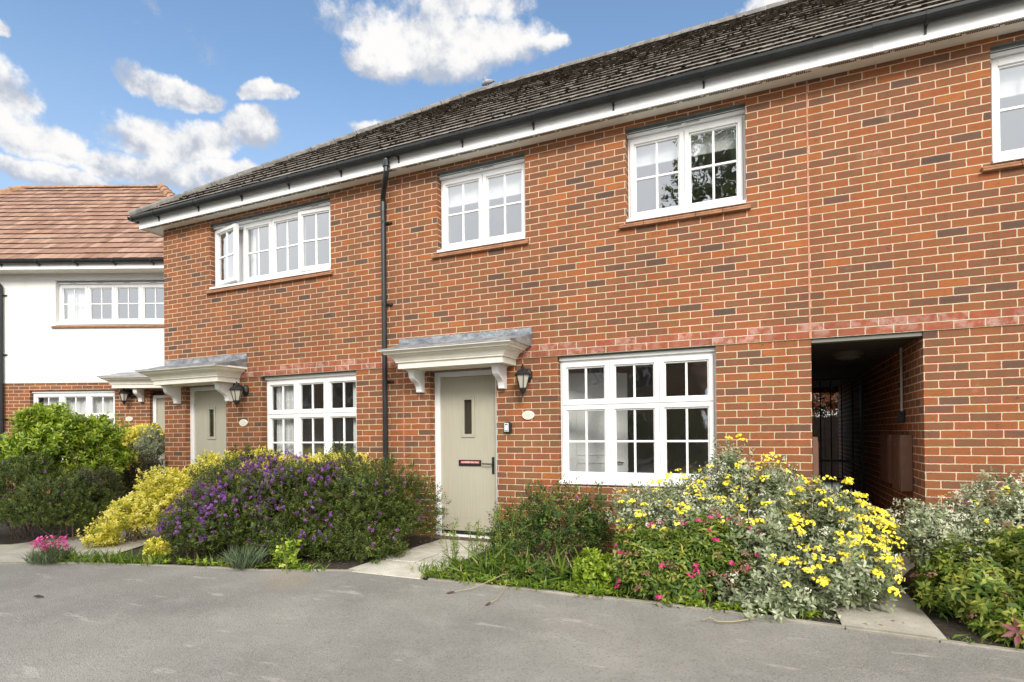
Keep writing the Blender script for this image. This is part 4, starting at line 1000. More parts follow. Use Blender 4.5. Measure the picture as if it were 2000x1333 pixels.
BL = {
'hebe':[(-7.01,-1.9,.28,.49,.38,.37),(-6.79,-1.55,.53,.68,.5,.53),(-6.2,-1.3,.52,.74,.55,.55),(-5.64,-1.0,.53,.63,.55,.53),(-5.26,-.8,.38,.47,.5,.48),(-6.05,-1.6,.18,.64,.4,.29),(-5.33,-1.3,.14,.56,.4,.26)],
'golden':[(-8.57,-2.0,.12,.24,.2,.16),(-8.58,-1.6,.3,.39,.35,.29),(-8.44,-1.15,.55,.49,.4,.34),(-8.17,-.75,.78,.51,.4,.28),(-7.68,-.5,.93,.48,.3,.19),(-6.55,-.30,.89,.74,.22,.18)],
'scrag':[(-3.65,-1.0,.18,.3,.35,.39),(-3.28,-.75,.39,.35,.35,.38),(-2.97,-.6,.34,.28,.35,.39),(-3.17,-1.4,.05,.45,.25,.16)],
'lowgreen':[(-2.64,-1.5,.09,.18,.25,.2)],
'spiraea':[(-2.10,-1.42,.17,.44,.40,.32),(-1.74,-1.30,.25,.36,.40,.38),(-2.28,-1.2,.27,.26,.3,.24)],
'brach_back':[(-1.61,-.35,.87,.22,.3,.31),(-1.24,-.35,.78,.22,.3,.26),(-1.92,-.55,.61,.43,.35,.29),(-2.35,-.7,.54,.29,.35,.22),(-2.30,-1.0,.44,.30,.28,.20),(-1.85,-1.05,.52,.36,.30,.22)],
'brach':[(-1.38,-1.0,.27,.46,.5,.43),(-.98,-.95,.32,.47,.5,.48),(-1.27,-1.55,.07,.39,.35,.21),(-.82,-1.2,.18,.33,.45,.34),(-.67,-.7,.44,.25,.35,.26)],
'brach2':[(-.05,-.7,.42,.34,.36,.32),(.30,-.65,.56,.32,.35,.30),(.66,-.65,.60,.33,.4,.34),(.15,-1.0,.36,.35,.3,.26)],
'spiraea2':[(.02,-1.28,.19,.32,.40,.30),(.36,-1.25,.26,.34,.42,.36),(.12,-1.58,.07,.24,.33,.16),(.60,-1.25,.2,.31,.45,.38)],
'hebe2':[(-10.2,-2.08,.48,.52,.5,.43),(-9.57,-1.91,.45,.51,.5,.45),(-10.34,-1.93,.83,.5,.4,.26),(-10.59,-2.37,.43,.51,.5,.46)],
'olive':[(-9.65,-1.51,.47,.37,.4,.52)],
'laurel':[(-10.8,-1.26,1.23,.52,.5,.42),(-11.1,-1.5,1.01,.33,.4,.34),(-10.46,-1.11,1.34,.37,.4,.32),(-10.29,-1.03,.93,.29,.4,.32),(-11.02,-1.36,1.61,.23,.3,.18)],
'yellowleft':[(-12.16,-1.32,.92,.23,.25,.21)],
'choisya':[(-11.93,.31,1.27,.36,.3,.2),(-11.85,.68,1.36,.37,.3,.19)],
'santolina':[(-11.15,.34,1.14,.23,.25,.32)],
'darkred':[(-10.85,-.05,.30,.50,.4,.36),(-10.59,-.29,.59,.42,.4,.5),(-10.34,-.61,.27,.42,.4,.38)],
}
def plant(name, label, cat_, blobs, base, leafm, n, K, Ls, L, W, inner=.35, stem=('twig', 26, .008), group=None, ymax=-.03, flowers=(), part='foliage', **kw):
    rg = np.random.default_rng(abs(hash(label)) % 1000 if False else sum(map(ord, label)) % 9973)
    o = empty(name, base, label, cat_, group)
    sk = {k: kw.pop(k) for k in ('shell', 'bumpy', 'down', 'need', 'zmin') if k in kw}
    P, N = sample(blobs, n, rg=rg, ymax=ymax, **sk); parts = [shoots(P, N, K, Ls, L, W, rg=rg, **kw)]
    if inner:
        P2, N2 = sample(blobs, int(n * inner), shell=(.25, .72), rg=rg, ymax=ymax, down=-1., need=.2); parts.append(shoots(P2, N2, max(4, K * 2 // 3), Ls * 1.2, L * 1.15, W, rg=rg, **kw))
    V, F, T = cat(parts)
    mesh_np(part, V, F, [LM[leafm]], o, tint=T)
    if stem:
        sm, cnt, rad = stem; Ps, Ns = sample(blobs, cnt, shell=(.65, 1.03), rg=rg, ymax=ymax)
        prs = []
        for p in Ps:
            i = np.argmin([np.linalg.norm(p - np.array(b[:3])) for b in blobs]); c = blobs[i]
            prs.append(((c[0] + rg.normal(0, .08), min(c[1] + rg.normal(0, .08), -.08 if ymax is not None and ymax < 0 else 99), -.02), p))
        stems_mesh('stem', prs, rad, rad * .35, sm, o, rg=rg)
    for fl in flowers: fl(o, blobs, rg)
    return o
def fl_disc(nm, mk, n, m_, rad, r, sh=(.98, 1.1), dn=-.1, sel=None, rise=.03, flat=.35, tint=(.2, 1.), ymax=-.03):
    def go(o, blobs, rg):
        P, N = sample(blobs, n, shell=sh, rg=rg, ymax=ymax, down=dn)
        if sel is not None: k = sel(P, N, rg); P, N = P[k], N[k]
        order = np.argsort(np.linalg.norm(P - np.array(CAM), axis=1)); P, N = P[order], N[order]
        groups_ = [np.array([i]) for i in range(min(100, len(P)))] + ([np.arange(100, len(P))] if len(P) > 100 else [])
        for gi in groups_:
            p, q, rr = clusters(P[gi], N[gi], m_, rad, r, rg, flat, rise); V, F = discs(p, q, rr, rg); T = np.repeat(rg.uniform(*tint, len(p)), 3)
            ob = mesh_np(nm, V, F, [LM[mk]], o, tint=T)
            if len(gi) > 1: ob['kind'] = 'stuff'
    return go
def fl_spike(nm, mk, n, K, Ls, L, W, sel=None, sh=(.97, 1.08), dn=-.2, ymax=-.03):
    def go(o, blobs, rg):
        P, N = sample(blobs, n, shell=sh, rg=rg, ymax=ymax, down=dn)
        if sel is not None: k = sel(P, N, rg); P, N = P[k], N[k]
        order = np.argsort(np.linalg.norm(P - np.array(CAM), axis=1)); P, N = P[order], N[order]
        groups_ = [np.array([i]) for i in range(min(100, len(P)))] + ([np.arange(100, len(P))] if len(P) > 100 else [])
        for gi in groups_:
            V, F, T = shoots(P[gi], N[gi], K, Ls, L, W, rg=rg, up=.5, el=(85, 60), tip=.3, spread=.4); ob = mesh_np(nm, V, F, [LM[mk]], o, tint=T)
            if len(gi) > 1: ob['kind'] = 'stuff'
    return go

plant('hebe_shrub', 'large dark green rounded shrub dotted with purple flowers, left of the slab path', 'shrub', BL['hebe'], (-6.1, -1.4, 0), 'hebe', 6200, 13, .11, .034, .19, bumpy=.27, shell=(.68, 1.12), inner=.5, up=.5, flowers=[
    fl_spike('flower_spike', 'purple', 4200, 16, .045, .019, .34, sel=lambda P, N, rg: (rg.random(len(P)) < np.clip(1.30 - .75 * (P[:, 0] + 6.9), .07, 1.) * np.clip((P[:, 2] - .05) * 1.7, .10, 1) * np.clip(.75 + .9 * np.sin(P[:, 0] * 7.3 + P[:, 2] * 9.1) * np.sin(P[:, 2] * 8.3 - P[:, 0] * 4.1), .12, 1.)))], stem=('twig', 130, .006), tip=.28, base_t=.40)
plant('golden_shrub', 'golden yellow variegated shrub sprawling left behind the purple flowered shrub', 'shrub', BL['golden'], (-8.2, -1.2, 0), 'gold', 2600, 10, .09, .042, .30, inner=.25, tip=.40, base_t=.42, spread=.30, shell=(.6, 1.12), stem=('twig', 90, .005), bumpy=.28)
plant('straggly_shrub', 'straggly dark shrub with bare twigs under the large window beside the sage door', 'shrub', BL['scrag'], (-3.25, -.9, 0), 'mid', 1500, 11, .14, .038, .20, inner=.2, stem=('twig', 90, .006), bumpy=.3, shell=(.55, 1.22), spread=.35, base_t=.38, flowers=[fl_spike('flower_spike', 'purple', 26, 10, .03, .014, .35), fl_disc('seed_head', 'spent', 70, 4, .03, .008)])
plant('green_shrub', 'small light green leafy clump beside the kerb at the foot of pink flowered shrub', 'shrub', BL['lowgreen'], (-2.64, -1.5, 0), 'green', 230, 8, .07, .05, .27, inner=.3, stem=None, tip=.2, base_t=.5)
plant('spiraea_shrub', 'green leafy shrub with crimson flower heads between silver shrub and door', 'shrub', BL['spiraea'], (-2.0, -1.3, 0), 'spir', 1900, 10, .13, .064, .19, inner=.3, up=.5, el=(88, 55), droop=.35, tip=.4, base_t=.36, spread=.26, stem=('twig', 40, .005), flowers=[
    fl_disc('flower_head', 'pink', 60, 16, .026, .0085, tint=(0, 1), dn=-.5), fl_disc('spent_flower', 'spent', 60, 22, .045, .007, dn=-.4)])
ylw = lambda n, m_: fl_disc('flower_head', 'yellow', n, m_, .040, .0112, sh=(1.04, 1.18), dn=-.35, rise=.03)
bud = lambda n: fl_disc('bud', 'bud', n, 9, .04, .0062, sh=(1.0, 1.15), dn=-.3)
plant('silver_shrub', 'tall silver leaved shrub with few yellow flowers against the wall beneath window corner', 'shrub', BL['brach_back'], (-1.7, -.5, 0), 'silver', 1650, 9, .13, .046, .24, inner=.2, bumpy=.36, up=.9, shell=(.5, 1.24), stem=('greystem', 80, .006), tip=.3, base_t=.36, flowers=[ylw(125, 11), bud(70)])
plant('silver_shrub', 'broad silver leaved shrub covered in bright yellow flowers beside the passage path', 'shrub', BL['brach'], (-1.05, -1.1, 0), 'silver', 2300, 9, .12, .050, .25, inner=.3, bumpy=.27, shell=(.68, 1.12), stem=('greystem', 60, .006), tip=.28, base_t=.34, flowers=[
    fl_disc('flower_head', 'yellow', 430, 17, .048, .0112, sh=(1.04, 1.18), dn=-.35, rise=.035, sel=lambda P, N, rg: (P[:, 2] > .14) & (rg.random(len(P)) < np.clip(.22 + (P[:, 0] + 1.35) * 1.15, .12, 1) * np.clip((P[:, 2] - .1) * 4, 0, 1) * (N[:, 1] < .35))), bud(70)])
plant('silver_shrub', 'pale silver shrub sparsely flowered against the wall right of the passage', 'shrub', BL['brach2'], (.3, -.45, 0), 'silver', 1600, 9, .11, .046, .24, inner=.2, bumpy=.28, shell=(.6, 1.15), stem=('greystem', 80, .006), tip=.32, base_t=.38, flowers=[fl_disc('flower_head', 'yellow', 26, 5, .03, .012, sh=(1.02, 1.12)), bud(120), fl_disc('pink_flower', 'pink', 8, 9, .022, .009)])
plant('spiraea_shrub', 'light green leafy shrub filling the right corner in front of the silver shrub', 'shrub', BL['spiraea2'], (.3, -1.1, 0), 'spir', 1700, 10, .12, .062, .21, shell=(.6, 1.15), bumpy=.26, inner=.3, up=.5, el=(88, 55), droop=.35, tip=.45, base_t=.47, spread=.28, stem=('twig', 40, .005), flowers=[fl_disc('flower_head', 'pink', 12, 12, .022, .009, dn=-.5), fl_disc('spent_flower', 'spent', 34, 20, .042, .007, dn=-.4)])
plant('hebe_shrub', 'dark green shrub with few purple flowers at the far left edge beside path', 'shrub', BL['hebe2'], (-10.2, -2.0, 0), 'hebe', 3000, 12, .10, .036, .19, inner=.25, tip=.25, base_t=.45, stem=('twig', 20, .007), ymax=None, flowers=[fl_spike('flower_spike', 'purple', 60, 14, .035, .015, .32, ymax=None)])
plant('olive_shrub', 'dull olive small leaved shrub between the left path and pale green shrub', 'shrub', BL['olive'], (-9.65, -1.51, 0), 'olive', 1500, 11, .10, .030, .22, inner=.25, bumpy=.25, stem=('twig', 40, .006), ymax=None)
plant('laurel_shrub', 'tall glossy bright green shrub in front of the white house window', 'shrub', BL['laurel'], (-10.75, -1.25, 0), 'green', 2500, 9, .14, .085, .20, inner=.25, up=.7, bumpy=.34, tip=.5, base_t=.32, stem=('twig', 50, .010), ymax=None, shell=(.5, 1.14), spread=.28)
plant('golden_shrub', 'yellow shrub at the left frame edge behind the pale green shrub', 'shrub', BL['yellowleft'], (-12.16, -1.32, 0), 'gold', 330, 9, .09, .05, .3, inner=.3, stem=None, ymax=None, tip=.3, base_t=.3)
plant('golden_shrub', 'golden yellow shrub near the white house door, left of a grey leaved bush', 'shrub', BL['choisya'], (-11.9, .5, 0), 'gold', 800, 9, .10, .052, .28, inner=.3, tip=.45, base_t=.35, stem=('twig', 20, .008), ymax=None)
plant('grey_shrub', 'grey leaved bush against the corner of the end brick house', 'shrub', BL['santolina'], (-11.15, .34, 0), 'silver', 700, 9, .11, .036, .2, bumpy=.3, shell=(.6, 1.2), inner=.3, stem=('greystem', 30, .006), ymax=None, flowers=[fl_disc('flower_head', 'yellow', 24, 5, .03, .012, ymax=None)])
plant('dark_shrub', 'dark reddish shrub in shade between golden shrub and brick house corner', 'shrub', BL['darkred'], (-10.45, -.45, 0), 'red', 2300, 10, .12, .042, .2, bumpy=.26, shell=(.65, 1.12), inner=.3, stem=('twig', 24, .007), ymax=None)

# low clumps along the kerb
def tuft(name, label, cat_, x, y, leafm, n, L, W, spread=.08, lean=.5, extra=None, group=None):
    rg = np.random.default_rng(int(abs(x * 100))); o = empty(name, (x, y, 0), label, cat_, group)
    a = rg.uniform(0, 6.28, n); r = spread * np.sqrt(rg.random(n)); P = np.stack([x + r * np.cos(a), y + r * np.sin(a), np.zeros(n)], 1)
    A = nrm(np.stack([np.cos(a) * lean * rg.random(n), np.sin(a) * lean * rg.random(n), np.ones(n)], 1) + rg.normal(0, .15, (n, 3)))
    V, F = leaves(P, A, nrm(rg.normal(0, 1, (n, 3))), L * rg.uniform(.5, 1.1, n), np.full(n, W), .2, .25, .4)
    mesh_np('foliage', V, F, [LM[leafm]], o, tint=np.repeat(rg.random(n), 2))
    if extra: extra(o, rg)
    return o
def dian(o, rg):
    n = 60; a = rg.uniform(0, 6.28, n); r = .20 * np.sqrt(rg.random(n)); P = np.stack([-8.19 + r * np.cos(a) * 1.05, -2.74 + r * np.sin(a) * .7, .19 + .10 * rg.random(n) - r * .25], 1)
    q = np.repeat(P, 4, 0) + rg.normal(0, .018, (n * 4, 3)); V, F = discs(q, np.tile([0, -.5, .8], (n * 4, 1)), .013 * rg.uniform(.7, 1.2, n * 4), rg); mesh_np('flowers', V, F, [LM['hotpink']], o, tint=np.repeat(rg.random(n * 4), 3))['kind'] = 'stuff'
    stems_mesh('stem', [((-8.19 + rg.normal(0, .07), -2.74 + rg.normal(0, .05), 0), p) for p in P], .0028, .002, 'greenstem', o, rg=rg)
tuft('dianthus', 'clump of hot pink flowers growing at the road edge beside the left path', 'flowers', -8.19, -2.74, 'lav', 420, .16, .004, .17, .8, dian)
tuft('lavender', 'grey green spiky lavender clump at the kerb before the purple flowered shrub', 'plant', -6.02, -2.16, 'lav', 420, .23, .004, .12, .8)
plant('leafy_seedling', 'yellow green seedling growing from the kerb right of the lavender clump', 'plant', [(-5.60, -2.02, .14, .15, .1, .17)], (-5.6, -2.02, 0), 'green', 26, 7, .10, .050, .34, inner=.1, stem=('greenstem', 8, .004), tip=.3, base_t=.55)
plant('golden_sprig', 'small golden sprig low at the kerb below the purple flowers', 'plant', [(-7.18, -2.28, .12, .16, .1, .12)], (-7.2, -2.25, 0), 'gold', 90, 8, .06, .036, .32, inner=.2, stem=None, tip=.3, base_t=.35)
def weed(x, y, h, label):
    rg = np.random.default_rng(int(abs(x * 1000))); o = empty('tall_weed', (x, y, 0), label, 'weed', 'tall weeds beside the slab path'); pr = []; P = []; N = []
    for q in range(4):
        b = np.array([x + rg.normal(0, .035), y + rg.normal(0, .03), 0]); t = b + np.array([rg.normal(0, .05), rg.normal(0, .03), h * rg.uniform(.7, 1.)]); pr.append((b, t))
        m_ = 24; tt = np.linspace(.12, 1, m_)[:, None]; P.append(b + (t - b) * tt); N.append(nrm(rg.normal(0, 1, (m_, 3)) * np.array([1, 1, .3])))
    P, N = np.concatenate(P), np.concatenate(N); stems_mesh('stem', pr, .004, .002, 'greenstem', o, .02, rg=rg)
    V, F, T = shoots(P + N * .03, N, 6, .05, .034, .12, rg=rg, up=.7, base_t=.55, spread=.3); mesh_np('foliage', V, F, [LM['lav' if False else 'spir']], o, tint=T)
weed(-4.03, -1.52, .52, 'tall feathery weed standing nearest the slab path before the sage door'); weed(-3.87, -1.40, .50, 'tall feathery weed standing between its twin and the straggly shrub'); weed(-3.60, -1.35, .62, 'tallest thin weed leaning on the straggly shrub')

# grass and weeds in the kerb line
def verge():
    rg = np.random.default_rng(3); seg = [((-4.15, -1.78), (-2.3, -1.78), 700, .075), ((-3.9, -1.6), (-2.6, -1.5), 300, .22), ((-2.3, -1.80), (-1.05, -1.82), 200, .05), ((-8.35, -2.76), (-7.0, -2.36), 900, .10), ((-7.4, -2.2), (-5.2, -1.98), 420, .06), ((-.25, -1.9), (.9, -1.93), 120, .05), ((-4.3, -1.7), (-4.05, -1.2), 260, .08)]
    Ps = []; Ls = []
    for a, b, n, L in seg:
        t = rg.random(n)[:, None]; dens = np.sin(t[:, 0] * 23 + a[0]) * .5 + .5; k = rg.random(n) < dens * .8 + .25; p = np.array(a) + (np.array(b) - np.array(a)) * t + rg.normal(0, .045, (n, 2)); Ps.append(p[k]); Ls.append(np.full(k.sum(), L))
    p = np.concatenate(Ps); L = np.concatenate(Ls) * rg.uniform(.4, 1.7, len(p)); P = np.concatenate([p, np.full((len(p), 1), -.005)], 1)
    A = nrm(np.concatenate([rg.normal(0, .55, (len(p), 2)), np.ones((len(p), 1))], 1)); V, F = leaves(P, A, nrm(rg.normal(0, 1, (len(p), 3))), L, np.where(rg.random(len(p)) < .3, .010, .0032), .2, .5, .4)
    T = np.repeat(np.clip(rg.normal(.5, .22, len(p)), 0, 1), 2); o = mesh_np('grass', V, F, [LM['grass']], base=(-4, -1.8, 0), tint=T); tag(o, 'fresh green grass and weeds along the kerb', 'grass', kind='stuff')
    # broad low rosettes
    c = np.concatenate([np.stack([rg.uniform(-4.2, -2.2, 60), rg.uniform(-1.85, -1.6, 60)], 1), np.stack([rg.uniform(-7.9, -5.3, 34), np.zeros(34)], 1), np.stack([rg.uniform(-2.2, -1.0, 26), rg.uniform(-1.86, -1.75, 26)], 1), np.stack([rg.uniform(0, .8, 10), rg.uniform(-1.95, -1.85, 10)], 1)])
    m_ = c[:, 0] < -5.25; c[m_, 1] = np.interp(c[m_, 0], [-8.4, -7.05, -5.85, -5.25], [-2.80, -2.36, -2.12, -1.90]) + rg.normal(0, .03, m_.sum())
    P = np.repeat(np.concatenate([c, np.full((len(c), 1), .015)], 1), 9, 0); a = rg.uniform(0, 6.28, len(P)); A = nrm(np.stack([np.cos(a), np.sin(a), rg.uniform(.15, 1.1, len(P))], 1))
    V, F = leaves(P, A, np.tile([0, 0, 1.], (len(P), 1)), rg.uniform(.03, .075, len(P)), rg.uniform(.009, .018, len(P)), .2, .3, .6); o = mesh_np('weeds', V, F, [LM['green']], base=(-4, -1.8, 0), tint=np.repeat(np.clip(rg.normal(.6, .2, len(P)), 0, 1), 2)); tag(o, 'low leafy weeds spreading over the kerb line', 'weeds', kind='stuff')
    # leaf litter on the soil and specks on the road
    n = 900; P = np.stack([rg.uniform(-8, .8, n), rg.uniform(-1.9, -.15, n), np.full(n, -.006)], 1); n2 = 90; q = np.stack([rg.uniform(-7.5, .4, n2), rg.uniform(-3.6, -2.1, n2), np.full(n2, -.004)], 1); P = np.concatenate([P, q]); k = ~((P[:, 0] > -5.1) & (P[:, 0] < -4.15) & (P[:, 1] > -1.9)) & ~((P[:, 0] < -5.4) & (P[:, 1] < np.interp(P[:, 0], [-8.4, -7.05, -5.85, -5.4], [-2.9, -2.44, -2.2, -2.02]) + .1) & (P[:, 1] > -2.3)); P = P[k]
    a = rg.uniform(0, 6.28, len(P)); A = nrm(np.stack([np.cos(a), np.sin(a), rg.uniform(-.05, .35, len(P))], 1)); sz = np.where(P[:, 1] < -2.05, rg.uniform(.008, .02, len(P)), rg.uniform(.02, .05, len(P)))
    V, F = leaves(P + np.array([0, 0, .006]), A, np.tile([0, 0, 1.], (len(P), 1)), sz, sz * .22, .3, .2, .5); o = mesh_np('litter', V, F, [LM['straw']], base=(-4, -1.8, 0), tint=np.repeat(rg.random(len(P)) ** 1.5, 2)); tag(o, 'dry leaf litter scattered on soil and road', 'litter', kind='stuff')
verge()
# dry stalks lying on the road
def stalk(pts, label, head=True, r=.004):
    o = empty('dry_stalk', pts[0], label, 'stalk', 'dry stalks lying on the road edge'); b = MB(); b.tube(pts, r, 6); b.build('stem', [plain('straw_stem', (.34, .29, .16), .8)], o, smooth=True)
    if head:
        p, q = Vector(pts[0]), Vector(pts[1]); d = (p - q).normalized(); h = MB(); h.tube([p, p + d * .02, p + d * .05, p + d * .065], [.005, .009, .008, .002], 7); h.build('seed_head', [plain('brown_seed_head', (.09, .06, .045), .9)], o, smooth=True)
stalk([(-3.66, -2.15, .006), (-3.55, -2.05, .02), (-3.47, -1.93, .05), (-3.40, -1.75, .08), (-3.36, -1.62, .06)], 'long pale seed stalk arching over the kerb, left of another')
stalk([(-3.25, -2.31, .006), (-3.235, -2.22, .012), (-3.25, -2.08, .035), (-3.30, -1.9, .06), (-3.33, -1.75, .04)], 'short bent pale seed stalk lying on the road nearest the camera')
stalk([(-1.72, -2.135, .006), (-1.67, -2.10, .022), (-1.62, -2.14, .012), (-1.53, -2.09, .008), (-1.44, -2.02, .012), (-1.38, -1.93, .03)], 'curled dead stem lying in front of the silver shrub', head=False, r=.0055)
tw = MB(); tw.tube([(-6.80, -3.56, .006), (-6.75, -3.555, .012), (-6.70, -3.545, .008)], [.004, .012, .005], 6); tag(tw.build('dead_leaf', [plain('dead_brown_leaf', (.06, .045, .03), .9)], base=(-6.75, -3.55, 0)), 'dead brown leaf lying alone on the grey road', 'leaf')
# red-leaved sprig
def sprig():
    rg = np.random.default_rng(9); o = empty('red_sprig', (.05, -1.88, 0), 'reddish star shaped sprig at the bottom right corner of the bed', 'plant'); n = 7; a = np.linspace(0, 6.28, n, endpoint=False); P = np.tile([.05, -1.9, .09], (n, 1)); A = np.stack([np.cos(a), -.35 + .1 * np.sin(a), np.sin(a) * .9 + .1], 1)
    V, F = leaves(P, A, np.tile([0, -1., .4], (n, 1)), np.full(n, .10), np.full(n, .017), .3, .2); mesh_np('leaf', V, F, [leaf_mat('red_sprig_leaf', [(0, (.12, .03, .04)), (1, (.32, .10, .12))], .5)], o, tint=np.repeat(rg.random(n), 2)); stems_mesh('stem', [((.06, -1.85, 0), (.05, -1.9, .09))], .004, .003, 'twig', o)
sprig()

# tree behind the back fence, and what stands across the road (seen in the glass)
def tree(name, label, x, y, h, blobs, leafm, n, L, W=.3, trunk=.16, cat_='tree', **kw):
    rg = np.random.default_rng(int(abs(x * 10)) + 5); o = empty(name, (x, y, 0), label, cat_); c = np.mean(np.array(blobs)[:, :3], 0)
    t = MB(); t.tube([(x, y, -.1), (x + .05, y, h * .25), (x - .03, y + .04, h * .5), (c[0], c[1], c[2])], [trunk, trunk * .8, trunk * .6, trunk * .25], 9)
    for b in blobs:
        for q in range(3): e = np.array(b[:3]) + rg.normal(0, .4, 3) * np.array(b[3:]); t.tube([(x, y, h * rg.uniform(.3, .55)), tuple((e + np.array([x, y, h * .5])) / 2 + rg.normal(0, .12, 3)), tuple(e)], [trunk * .4, trunk * .22, .012], 6)
    t.build('trunk', ['bark'], o, smooth=True)
    P, N = sample(blobs, n, shell=(.25, 1.08), rg=rg, bumpy=.3, down=-1., need=.3, zmin=.3); V, F, T = shoots(P, N, 8, .3, L, W, rg=rg, spread=.3, **kw); mesh_np('crown', V, F, [LM[leafm]], o, tint=T)
tree('garden_tree', 'copper and green leaved tree behind the back garden fence', -.3, 10.6, 2.4, [(-.6, 10.7, 2.1, .8, .6, .8), (.3, 10.6, 2.2, .7, .6, .7), (0, 11, 2.9, .9, .7, .7)], 'redtree', 1100, .09, .32, trunk=.07)
tree('street_tree', 'leafy tree across the road reflected in the upper window', -2.6, -12.6, 6.5, [(-2.5, -12.4, 7.6, 1.7, 1.5, 1.3), (-3.4, -12.7, 8.6, 1.1, 1.2, 1.0), (-1.9, -12.5, 9.3, 1.2, 1.2, 1.2), (-2.7, -12.2, 10.2, 1.1, 1.1, .9)], 'mid', 700, .17, .36, trunk=.17)
plant('hedge', 'clipped hedge across the road behind the camera', 'hedge', [(-6.5, -15., .8, 2.6, .6, 1.1), (-2.8, -14.6, .9, 2.4, .7, 1.4), (1.5, -15., .8, 2.4, .6, 1.1)], (-2.8, -15, 0), 'mid', 2600, 8, .16, .085, .3, inner=.2, stem=None, ymax=None)

def opposite(x0, x1, label):
    y0 = -20.; o = empty('facing_house', ((x0 + x1) / 2, y0, 0), label, 'house', 'brick houses across the road'); w = MB(); w.box(x0, x1, y0 - 7, y0, -.2, 5.0, 0); w.build('wall', ['brX'], o, normals=False)
    for a, b, c, d in ((.12, .30, .8, 2.1), (.12, .30, 3.4, 4.5), (.66, .84, .8, 2.1), (.66, .84, 3.4, 4.5), (.42, .54, 3.4, 4.5)):
        xa, xb = x0 + (x1 - x0) * a, x0 + (x1 - x0) * b; m_ = MB(); ring(m_, xa, xb, c, d, y0 + .005, y0 + .06, .07, 0); m_.box((xa + xb) / 2 - .04, (xa + xb) / 2 + .04, y0 + .006, y0 + .055, c + .071, d - .071, 0); m_.box(xa + .07, xb - .07, y0 + .004, y0 + .012, c + .07, d - .07, 1); m_.build('window', ['upvc', 'slot'], o)
    dm = MB(); xd = x0 + (x1 - x0) * .48; dm.box(xd - .45, xd + .45, y0 + .005, y0 + .04, 0, 2.1, 0); dm.build('door', ['door'], o)
    f = MB(); f.box(x0 - .2, x1 + .2, y0 + .0, y0 + .3, 4.95, 5.15); f.build('fascia', ['fascia'], o)
    g = MB(); gx = x0 + (x1 - x0) * .75; gw = 1.7; g.prism([(gx - gw, 4.95), (gx + gw, 4.95), (gx, 6.5)], 'y', y0 - 3, y0 + .35); g.build('gable', ['render'], o)
    for s in (-1, 1): b = MB(); b.prism([(gx + s * gw * 1.1, 4.85), (gx + s * gw * 1.1, 5.1), (gx, 6.75), (gx, 6.5)], 'y', y0 + .352, y0 + .40); b.build('bargeboard', ['upvc'], o)
    r = MB(); r.quad((x0 - .2, y0 + .35, 5.12), (x1 + .2, y0 + .35, 5.12), (x1 + .2, y0 - 3.5, 7.6), (x0 - .2, y0 - 3.5, 7.6), 0, [(0, 0), (50, 0), (50, 17), (0, 17)]); r.quad((x0 - .2, y0 - 7.3, 5.12), (x1 + .2, y0 - 7.3, 5.12), (x1 + .2, y0 - 3.5, 7.6), (x0 - .2, y0 - 3.5, 7.6), 0, [(0, 0), (50, 0), (50, 17), (0, 17)])
    for xe in (x0, x1): r.add([(xe, y0, 5.), (xe, y0 - 7, 5.), (xe, y0 - 3.5, 7.5)], [(0, 1, 2)])
    r.build('roof', ['clay_world'], o, normals=False)
opposite(-12.5, -4.2, 'brick house across the road, left of its neighbour'); opposite(-31, -16, 'long brick house across the road, farthest left'); opposite(-2.2, 7., 'brick house directly across the road, right of its neighbour')

# ------------------------------------------------------------------ light, sky, camera
SUN = Vector((.50, -.80, .58)).normalized()
sl = bpy.data.lights.new('sun', 'SUN'); sl.energy = 1.9; sl.angle = R(18); sl.color = (1., .95, .87)
so = bpy.data.objects.new('sun', sl); COL.objects.link(so); so.rotation_euler = SUN.to_track_quat('Z', 'Y').to_euler(); so.location = (4, -10, 14)
wd = bpy.data.worlds.new('World'); sc.world = wd; wd.use_nodes = True; nt = NT(wd.node_tree); nt.n.clear()
wout = nt.new('ShaderNodeOutputWorld'); bg = nt.new('ShaderNodeBackground'); nt.l.new(bg.outputs[0], wout.inputs[0]); bg.inputs['Strength'].default_value = .10
sky = nt.new('ShaderNodeTexSky', sky_type='NISHITA'); sky.sun_disc = False; sky.sun_elevation = math.asin(SUN.z); sky.sun_rotation = math.atan2(SUN.x, SUN.y); sky.air_density = 1.1; sky.dust_density = .7; sky.ozone_density = 2.2
D = nt.new('ShaderNodeTexCoord').outputs['Generated']; dx, dy, dz = nt.sep(D)
az = nt.m('MULTIPLY', nt.m('ARCTAN2', dx, dy), 180 / PI); el = nt.m('MULTIPLY', nt.m('ARCSINE', dz), 180 / PI)
wz1 = nt.noise(D, 7., 5, .6); wz2 = nt.noise(nt.vm('ADD', D, (4., 1., 7.)), 7., 5, .6)
az = nt.m('ADD', az, nt.m('MULTIPLY', nt.m('SUBTRACT', wz1, .5), 9.)); el = nt.m('ADD', el, nt.m('MULTIPLY', nt.m('SUBTRACT', wz2, .5), 4.5))
CL = [(-33.0, 34.6, 8.5, 2.7), (-26.5, 34.6, 8.0, 2.2), (-37.5, 33.2, 4.2, 1.2), (-27, 37.5, 6, 2.5), (-54.6, 28.2, 4.2, 1.0), (-46.9, 29.1, 1.7, .8), (-65.5, 28.1, 1.6, .5), (-66, 24.4, 2.6, 2.2), (-64.5, 22.0, 3.4, 1.5), (-55.5, 23.9, 5.4, 2.0), (-51.8, 24.7, 3.2, 1.6), (-47.8, 26.0, 3.0, 1.6), (-57.9, 21.4, 7, 1.1), (-37.4, 27.7, 2.6, .9), (.6, 34.4, 3.4, 1.1), (3.5, 35.5, 3.5, 1.6), (-63.2, 19.6, 5, .9), (-50, 22.2, 6, 1.1), (-20, 34.2, 2.2, .8)]
mask = None; rise_ = None
